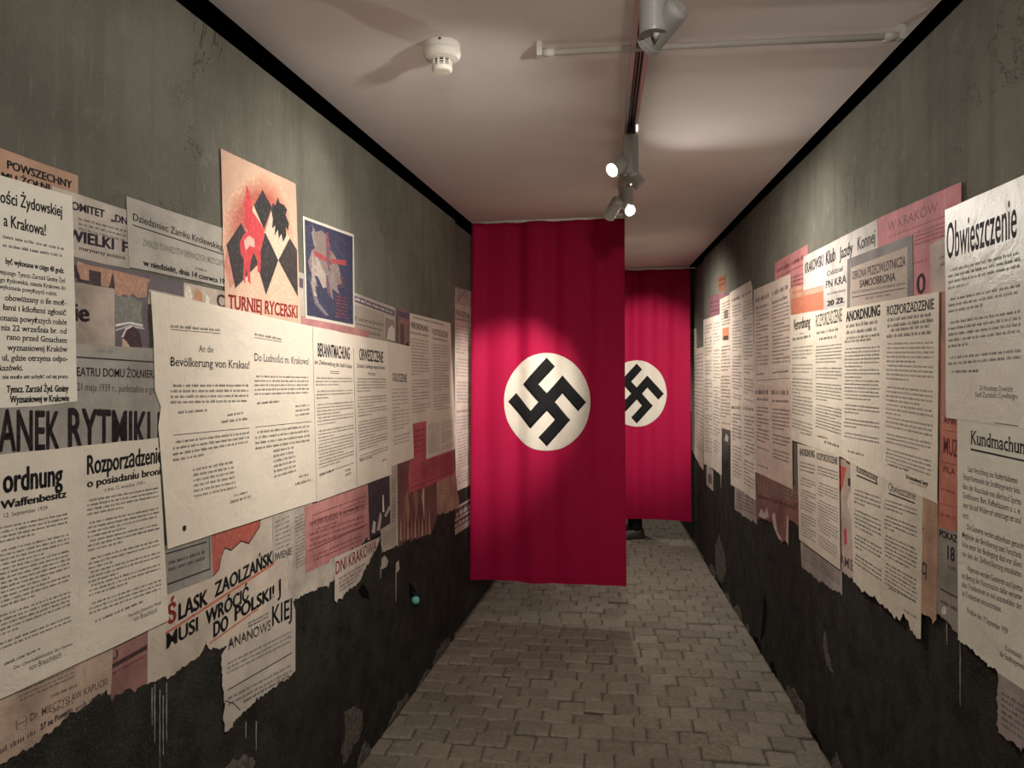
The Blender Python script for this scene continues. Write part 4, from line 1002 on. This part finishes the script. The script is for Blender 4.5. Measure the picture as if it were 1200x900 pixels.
banner('crimson banner hung from the left wall, nearer of the two', (-.262, 5.06), (.713, 4.865), 2.586, .243, .247, 1.418, .4)
banner('crimson banner hung from the right wall, farther of the two', (.70, 7.42), (1.672, 7.20), 2.586, .213, .216, 1.412, 2.1)

# ------------------------------------------------------------------ track, lamps, conduit, smoke detector
def trk(y): return Vector((.354 + .117 * (y - 2.05), y, 2.5995))
def build_track(y0, y1, label):
    ta, tb = trk(y0), trk(y1)
    tr = empty('lighting_track', (ta + tb) / 2, label, 'track')
    d = (tb - ta).normalized(); sd = Vector((d.y, -d.x, 0))
    def track_part(name, lo, hi, z0, z1, mat, a=ta, b=tb):
        bm = bmesh.new()
        vs = []
        for p in (a, b):
            for (o_, z) in ((lo, z0), (hi, z0), (hi, z1), (lo, z1)):
                vs.append(bm.verts.new(p + sd * o_ + Vector((0, 0, z)) - tr.location))
        bm.faces.new(vs[:4]); bm.faces.new(vs[4:])
        for i in range(4): bm.faces.new((vs[i], vs[(i + 1) % 4], vs[4 + (i + 1) % 4], vs[4 + i]))
        return bm_obj(name, bm, mat, tr)
    M_SHINY = plain('shiny_aluminium', (.62, .61, .59), .3, .8)
    track_part('flange', -.026, -.013, -.034, 0, M_SHINY)
    track_part('flange', .013, .026, -.034, 0, M_SHINY)
    track_part('slot', -.013, .013, -.014, 0, M_BLACK)
    track_part('conductor', -.0065, -.0045, -.022, -.012, M_SHINY)
    track_part('conductor', .0045, .0065, -.022, -.012, M_SHINY)
build_track(-1.8, 4.15, 'aluminium lighting track running along the near ceiling')
build_track(5.25, 6.6, 'aluminium lighting track behind the nearer banner')
build_track(8.0, 9.6, 'aluminium lighting track beyond the farther banner')

def look(frm, to):
    z = (Vector(to) - Vector(frm)).normalized()
    return z.to_track_quat('Z', 'Y').to_matrix().to_4x4()
def lamp(y, target, power, size, label, swing=0.0, dia=.062, drop=.19, blend=.6, hoff=None):
    p = trk(y)
    root = empty('track_spotlight', p, label, 'spotlight', 'spotlights on the ceiling track')
    bm = bmesh.new(); add_box(bm, (-.016, -.045, -.056), (.016, .045, -.0342), Matrix.Rotation(-math.atan(.117), 4, 'Z')); bm_obj('adaptor', bm, M_BLACK, root)
    r = dia / 2
    bm = bmesh.new()
    add_lathe(bm, [(r * .92, -.052), (r, -.056), (r, -.052 - drop), (r * .93, -.058 - drop), (r * .8, -.058 - drop)], None, 28)
    bm_obj('body', bm, M_LAMP, root, False)
    pv = Vector((0, 0, -.066 - drop))
    tgt = Vector(target) - p
    hd = (tgt - pv).normalized()
    # the head hangs off the side of the body towards its target
    flat = Vector((hd.x, hd.y, 0)).normalized()
    hc = pv + Vector((0, 0, -.018)) + flat * .018
    if hoff: hc = Vector(hoff)
    Mh = Matrix.Translation(hc) @ look((0, 0, 0), hd)
    bm = bmesh.new(); add_tube(bm, [Vector((0, 0, -.05 - drop)), pv, hc], .009, 10); bm_obj('joint', bm, M_LAMP, root, True)
    hr = r * .92
    bm = bmesh.new()
    add_lathe(bm, [(hr * .55, -.05), (hr * .95, -.042), (hr, -.036), (hr, .052), (hr * 1.06, .053), (hr * 1.06, .066), (hr * .90, .066), (hr * .82, .045), (hr * .2, .040)], Mh, 28)
    head = bm_obj('head', bm, M_LAMP, root, False)
    bm = bmesh.new(); add_lathe(bm, [(hr * .80, .046), (hr * .80, .049), (hr * .5, .052), (hr * .05, .053)], Mh, 24)
    bm_obj('lens', bm, M_LENS, head, True)
    ld = bpy.data.lights.new('beam', 'SPOT')
    ld.energy = power; ld.color = WARM; ld.spot_size = math.radians(size); ld.spot_blend = blend; ld.shadow_soft_size = .022
    lo = bpy.data.objects.new('beam', ld)
    link(lo, root)
    lo.location = hc + hd * .075
    lo.rotation_euler = (-hd).to_track_quat('Z', 'Y').to_euler()
    return root
LP = .66
lamp(1.70, (-.60, 3.30, 1.55), 76 * LP, 100, 'grey spotlight nearest the camera, turned away', blend=1, hoff=(.028, .004, -.222))
lamp(3.05, (-.78, 2.05, 1.50), 82 * LP, 94, 'spotlight glaring towards the camera beside the track end', blend=1, drop=.15, hoff=(-.036, -.012, -.172))
lamp(3.34, (1.40, 3.70, 1.45), 50 * LP, 130, 'spotlight turned to the right wall behind the glaring one', blend=1, drop=.12, hoff=(.012, -.02, -.135))
lamp(3.62, (.0, 4.97, 1.42), 215 * LP, 40, 'grey spotlight aimed down at the nearer banner', blend=.8, drop=.15, hoff=(-.055, .0, -.212))
lamp(3.88, (1.20, 2.20, 1.50), 62 * LP, 114, 'lit spotlight just in front of the nearer banner', blend=1, drop=.13, hoff=(-.005, -.036, -.165))
lamp(5.75, (1.60, 5.90, 1.20), 92 * LP, 150, 'spotlight behind the nearer banner turned to the right wall', blend=1, hoff=(-.075, .0, -.24))
lamp(5.32, (1.22, 7.28, 1.50), 175 * LP, 50, 'spotlight behind the nearer banner aimed at the farther one', blend=.6, hoff=(-.045, .0, -.23))
lamp(-.30, (-.95, 1.20, 1.50), 92 * LP, 116, 'unseen fill spotlight added behind the camera, aimed at the left posters', blend=1)  # out of view, added as fill light for the left wall
lamp(.10, (1.12, 1.40, 1.60), 78 * LP, 140, 'unseen fill spotlight added behind the camera, aimed at the right posters', blend=1)  # out of view, added as fill light for the right wall
lamp(8.60, (1.35, 8.30, .2), 60 * LP, 120, 'spotlight beyond the farther banner', blend=1)


# conduit crossing under the track
M_COND = plain('conduit_plastic', (.46, .43, .39), .5)
ca_, cb_ = Vector((.082, 2.32, 2.570)), Vector((1.118, 2.21, 2.572))
cr = empty('ceiling_conduit', (ca_ + cb_) / 2, 'thin white conduit tube crossing beneath the track', 'conduit')
bm = bmesh.new(); add_tube(bm, [ca_ - cr.location, cb_ - cr.location], .010, 14); bm_obj('tube', bm, M_COND, cr, True)
for i, (q0, ln) in enumerate(((ca_, .03), (cb_, .03))):
    dd = (cb_ - ca_).normalized()
    bm = bmesh.new(); add_box(bm, (-.008, -.013, -.012), (.008, .013, 2.60 - q0.z), Matrix.Translation(q0 - cr.location)); bm_obj('clip', bm, M_COND, cr)
    q1 = q0 + dd * (.03 if i == 0 else -.03)
    bm = bmesh.new(); add_tube(bm, [q1 - dd * .016 - cr.location, q1 + dd * .016 - cr.location], .0135, 14); bm_obj('coupling', bm, M_COND, cr, True)

# smoke detector
sdp = Vector(((518 - 600) / F * 2.33, 2.33, 2.60))
sr = empty('smoke_detector', sdp, 'round white smoke detector on the ceiling', 'smoke detector')
bm = bmesh.new(); add_lathe(bm, [(.053, 0), (.055, -.002), (.055, -.020), (.053, -.022)], None, 40); bm_obj('base', bm, M_WHITEP, sr)
bm = bmesh.new(); add_lathe(bm, [(.052, -.0225), (.0575, -.025), (.057, -.036), (.050, -.046), (.036, -.051), (.030, -.0515)], None, 40); bm_obj('body', bm, M_WHITEP, sr, False)
bm = bmesh.new(); add_lathe(bm, [(.025, -.050), (.025, -.070)], None, 28); bm_obj('chamber', bm, M_BLACK, sr)
for k in range(10):
    a = 2 * math.pi * k / 10
    bm = bmesh.new(); add_box(bm, (.0255, -.0025, -.071), (.0305, .0025, -.050), Matrix.Rotation(a, 4, 'Z')); bm_obj('rib', bm, M_WHITEP, sr)
for z in (-.0575, -.0645):
    bm = bmesh.new(); add_lathe(bm, [(.026, z), (.0295, z), (.0295, z - .0022), (.026, z - .0022)], None, 28); bm_obj('louvre', bm, M_WHITEP, sr)
bm = bmesh.new(); add_lathe(bm, [(.0305, -.070), (.0312, -.072), (.0305, -.082), (.026, -.085), (.001, -.086)], None, 32); bm_obj('cap', bm, M_WHITEP, sr, False)
bm = bmesh.new(); add_box(bm, (-.006, -.0558, -.009), (.002, -.053, -.003)); bm_obj('notch', bm, M_BLACK, sr)

# ------------------------------------------------------------------ wear on the walls (chips, streaks, scraps)
def patch(wl, parent, name, px_pts, mat, raise_=.002, jag=.004, seed=1, thick=.002):
    r = random.Random(seed)
    pts = [wl.az(*p) for p in px_pts]
    ca = sum(p.x for p in pts) / len(pts); cz = sum(p.y for p in pts) / len(pts)
    poly = []
    for i in range(len(pts)):
        p, q = pts[i], pts[(i + 1) % len(pts)]
        m = max(1, int((q - p).length / .014))
        for j in range(m):
            x = p.lerp(q, j / m)
            poly.append((x.x - ca + r.uniform(-jag, jag), x.y - cz + r.uniform(-jag, jag)))
    m = len(poly)
    v = [(x * .96, y * .96, raise_) for x, y in poly] + [(x, y, raise_ - thick) for x, y in poly]
    ar = sum(poly[i][0] * poly[(i + 1) % m][1] - poly[(i + 1) % m][0] * poly[i][1] for i in range(m))
    fr = tuple(range(m))
    f = [fr if ar > 0 else fr[::-1]] + [(i, (i + 1) % m, m + (i + 1) % m, m + i) if ar < 0 else (i, m + i, m + (i + 1) % m, (i + 1) % m) for i in range(m)]
    o = mesh_obj(name, v, f, mat, parent)
    M = wl.matrix(ca, cz)
    o.matrix_world = M
    return o
M_CHALK = speckle('chalky_drip', (.16, .15, .125), (.40, .37, .31), 60)
M_GOUGE = plain('dark_gouge', (.006, .005, .005), .95, 0, .05)  # near-black flat patches for the gouges and some of the chips
M_SCRAP = speckle('paper_scrap', (.30, .27, .21), (.5, .44, .36), 50)
patch(WL, o_wl, 'bare_patch', [(404, 834), (414, 828), (424, 832), (425, 850), (420, 866), (412, 880), (403, 896), (400, 880), (404, 862)], M_PLASTER, .002, .008, 3)
patch(WL, o_wl, 'bare_patch', [(262, 898), (285, 886), (300, 892), (290, 908), (262, 915)], M_PLASTER, .002, .008, 4)
for i, (x, y0, y1_) in enumerate(((181, 802, 872), (187, 808, 905), (191, 815, 885), (195, 800, 870), (178, 806, 850), (300, 760 + 85, 880), (288, 845, 866), (464, 668, 705), (446, 664, 678))):
    patch(WL, o_wl, 'glue_drip', [(x - .4, y0), (x + .5, y0), (x + .4, (y0 + y1_) / 2), (x + .2, y1_), (x - .2, y1_), (x - .6, (y0 + y1_) / 2)], M_CHALK, .0012, .0007, 10 + i, .001)
for i, (x, y0, y1_) in enumerate(((1125.5, 752, 828), (1110, 722, 756), (845, 540, 572))):
    patch(WR, o_wr, 'glue_drip', [(x - .4, y0), (x + .5, y0), (x + .4, (y0 + y1_) / 2), (x + .2, y1_), (x - .2, y1_), (x - .6, (y0 + y1_) / 2)], M_CHALK, .0012, .0007, 30 + i, .001)
patch(WL, o_wl, 'paper_scrap', [(447, 655), (451, 651), (455, 657), (453, 664), (447, 667)], M_SCRAP, .002, .002, 5)
patch(WL, o_wl, 'paper_scrap', [(464, 660), (467, 657), (468, 667), (464, 672)], M_SCRAP, .002, .002, 6)
patch(WL, o_wl, 'gouge', [(419, 692), (426, 683), (431, 693), (433, 702), (425, 700)], M_GOUGE, .001, .003, 7, .001)
patch(WL, o_wl, 'gouge', [(479, 682), (484, 686), (488, 694), (485, 703), (480, 698)], M_GOUGE, .001, .002, 8, .001)
patch(WR, o_wr, 'bare_patch', [(838, 640), (843, 628), (849, 650), (851, 668), (846, 684), (839, 672)], M_PLASTER, .002, .022, 9)
patch(WR, o_wr, 'bare_patch', [(966, 735), (970, 760), (976, 790), (970, 780), (964, 755)], M_PLASTER, .002, .012, 91)
patch(WR, o_wr, 'gouge', [(846, 592), (843, 612), (841, 632), (843, 612)], M_GOUGE, .001, .002, 92, .001)
patch(WR, o_wr, 'gouge', [(896, 690), (899, 715), (896, 742), (891, 752), (894, 722)], M_GOUGE, .0012, .004, 93, .001)
rc = random.Random(21)
for side, wl, ow, ya, yb in ((-1, WL, o_wl, 3.1, YJL), (1, WR, o_wr, 3.0, YJR - .1)):
    y = ya
    while y < yb:
        ln = rc.uniform(.10, .38)
        h = rc.uniform(.025, .085)
        y_e = min(yb, y + ln)
        pts = []
        for (yy, zz) in ((y, .0), (y_e, .0), (y_e - ln * .1, h * rc.uniform(.3, .8)), ((y + y_e) / 2, h), (y + ln * .1, h * rc.uniform(.3, .9))):
            xx = wl.x0 + wl.k * yy
            pts.append((600 + F * xx / yy, HOR - F * (zz - CAMZ) / yy))
        patch(wl, ow, 'chipped_plaster', pts, M_PLASTER if rc.random() < .6 else M_GOUGE, .0035, .013, int(y * 1000), .0035)
        y = y_e + rc.uniform(.02, .25)

# turquoise glass bead on a hook in the left wall
bp = WL.p3(482, 703) + WL.n * .022
br = empty('glass_bead', bp - Vector((0, 0, .02)), 'small turquoise glass bead set in the left wall', 'bead')
mg, nt, b = new_mat('turquoise_glass')
b.inputs['Base Color'].default_value = (.12, .42, .40, 1); b.inputs['Roughness'].default_value = .08
bm = bmesh.new(); bmesh.ops.create_uvsphere(bm, u_segments=20, v_segments=12, radius=.020)
bo = bm_obj('bead', bm, mg, br, True); bo.location = (0, 0, .02)
bm = bmesh.new(); add_tube(bm, [Vector((0, 0, .035)), Vector((0, 0, .055)) - WL.n * .008, Vector((0, 0, .062)) - WL.n * .026], .003, 8); bm_obj('hook', bm, M_BLACK, br, True)

# ------------------------------------------------------------------ visitor standing behind the farther banner
def skin_mesh(name, verts, edges, radii, mat, parent, root=0, sub=2):
    me = bpy.data.meshes.new(name)
    me.from_pydata([tuple(v) for v in verts], edges, [])
    o = bpy.data.objects.new(name, me); link(o, parent)
    o.modifiers.new('skin', 'SKIN')
    for i, sv in enumerate(me.skin_vertices[0].data):
        rr = radii[i]
        sv.radius = (rr, rr) if isinstance(rr, (int, float)) else rr
        sv.use_root = (i == root)
    s_ = o.modifiers.new('sub', 'SUBSURF'); s_.levels = sub; s_.render_levels = sub
    me.materials.append(mat)
    o.modifiers['skin'].use_smooth_shade = True
    return o
M_SKIN = plain('skin', (.48, .29, .21), .55)
M_TROU = cloth_material('dark_trousers', (.010, .010, .012), .85, .1)
M_JACK = cloth_material('dark_jacket', (.02, .022, .028), .85, .1)
M_SHOE = plain('brown_leather', (.03, .02, .014), .45)
M_SOLE = plain('shoe_sole', (.012, .011, .010), .7)
M_HAIR = plain('dark_hair', (.02, .014, .010), .6)
pe = empty('person', (1.225, 7.68, 0), 'person in dark trousers and shoes standing behind the farther banner', 'person')
pe.rotation_euler = (0, 0, math.radians(90))          # local +y faces the left wall
V = [(0, 0, .95), (0, .01, 1.10), (0, .01, 1.28), (0, 0, 1.42), (0, .005, 1.50), (0, .02, 1.58), (0, .03, 1.66), (0, .02, 1.74),
     (.17, 0, 1.41), (.22, -.02, 1.14), (.23, .05, .90), (-.17, 0, 1.41), (-.21, -.02, 1.14), (-.22, .05, .90),
     (.10, 0, .90), (.105, .015, .50), (.11, -.01, .10), (-.10, 0, .90), (-.16, .035, .50), (-.24, .02, .10),
     (.232, .075, .83), (-.232, .075, .83)]
E = [(0, 1), (1, 2), (2, 3), (3, 4), (4, 5), (5, 6), (6, 7), (3, 8), (8, 9), (9, 10), (3, 11), (11, 12), (12, 13), (0, 14), (14, 15), (15, 16), (0, 17), (17, 18), (18, 19), (10, 20), (13, 21)]
Rr = [(.15, .105), (.135, .10), (.15, .11), (.11, .09), .052, .062, .085, .060, .058, .042, .030, .058, .042, .030, .085, .058, .040, .085, .058, .040, (.042, .016), (.042, .016)]
body = skin_mesh('body', V, E, Rr, M_SKIN, pe)
for sx in (1, -1):
    for k, (dy, ln) in enumerate(((-.026, .062), (-.009, .074), (.009, .080), (.026, .072))):
        b0 = Vector((sx * .232, .078 + dy, .80))
        skin_mesh('finger', [b0, b0 + Vector((sx * .002, .004, -ln * .5)), b0 + Vector((-sx * .010, .008, -ln))], [(0, 1), (1, 2)], [.009, .0085, .007], M_SKIN, body, sub=1)
    b0 = Vector((sx * .228, .105, .845))
    skin_mesh('thumb', [b0, b0 + Vector((-sx * .006, .026, -.03)), b0 + Vector((-sx * .012, .034, -.062))], [(0, 1), (1, 2)], [.011, .010, .008], M_SKIN, body, sub=1)
    bm = bmesh.new(); bmesh.ops.create_uvsphere(bm, u_segments=10, v_segments=8, radius=.011); o = bm_obj('eye', bm, plain('eye_dark', (.03, .025, .02), .3), body, True); o.location = (sx * .031, .107, 1.665)
    bm = bmesh.new(); bmesh.ops.create_uvsphere(bm, u_segments=10, v_segments=8, radius=.03); o = bm_obj('ear', bm, M_SKIN, body, True); o.location = (sx * .082, .025, 1.655); o.scale = (.3, .6, 1)
bm = bmesh.new(); add_lathe(bm, [(.017, 0), (.013, .022), (.007, .045)], Matrix.Translation((0, .112, 1.625)) @ Matrix.Rotation(.25, 4, 'X'), 10); bm_obj('nose', bm, M_SKIN, body, True)
bm = bmesh.new(); add_box(bm, (-.024, .098, 1.596), (.024, .108, 1.604)); bm_obj('mouth', bm, plain('lips', (.32, .12, .10), .5), body)
bm = bmesh.new(); bmesh.ops.create_uvsphere(bm, u_segments=20, v_segments=12, radius=.1); o = bm_obj('hair', bm, M_HAIR, pe, True); o.location = (0, -.004, 1.705); o.scale = (.95, 1.05, .92)
skin_mesh('trousers', [V[0], (0, 0, 1.02), V[14], V[15], (.11, -.01, .06), V[17], V[18], (-.245, .02, .06)], [(0, 1), (0, 2), (2, 3), (3, 4), (0, 5), (5, 6), (6, 7)],
          [(.165, .12), (.155, .115), .10, .074, .064, .10, .074, .064], M_TROU, pe)
skin_mesh('jacket', [V[2], V[1], (0, 0, .96), V[3], (0, .003, 1.46), V[8], V[9], (.23, .045, .92), V[11], V[12], (-.23, .045, .92)],
          [(0, 1), (1, 2), (0, 3), (3, 4), (3, 5), (5, 6), (6, 7), (3, 8), (8, 9), (9, 10)], [(.17, .13), (.155, .12), (.172, .13), (.13, .11), .068, .075, .058, .045, .075, .058, .045], M_JACK, pe)
for sx, oy in ((.11, -.01), (-.245, .02)):
    sh = mesh_obj('shoe', *(lambda prof: ([(sx + hw * math.cos(a), oy + yy, z + hh * max(0, math.sin(a))) for (yy, hw, hh, z) in prof for a in [math.pi * k / 10 for k in range(11)]],
        [(i * 11 + k, i * 11 + k + 1, (i + 1) * 11 + k + 1, (i + 1) * 11 + k) for i in range(len(prof) - 1) for k in range(10)] + [tuple(range(11))[::-1], tuple(range((len(prof) - 1) * 11, len(prof) * 11))]))(
        [(-.075, .020, .05, .022), (-.065, .034, .085, .022), (-.02, .038, .10, .022), (.03, .038, .085, .022), (.08, .042, .062, .022), (.13, .046, .05, .022), (.17, .040, .042, .022), (.192, .022, .03, .022)]), M_SHOE, pe, True)
    bm = bmesh.new()
    out = [(-.078, .018), (-.06, .036), (.0, .036), (.07, .043), (.13, .049), (.175, .042), (.198, .020)]
    loop = [(sx + w_, oy + y_) for y_, w_ in out] + [(sx - w_, oy + y_) for y_, w_ in reversed(out)]
    lo_ = [bm.verts.new((x, y, .002)) for x, y in loop]; hi_ = [bm.verts.new((x, y, .024)) for x, y in loop]
    bm.faces.new(lo_); bm.faces.new(hi_)
    for i in range(len(loop)): bm.faces.new((lo_[i], lo_[(i + 1) % len(loop)], hi_[(i + 1) % len(loop)], hi_[i]))
    bm_obj('sole', bm, M_SOLE, sh)
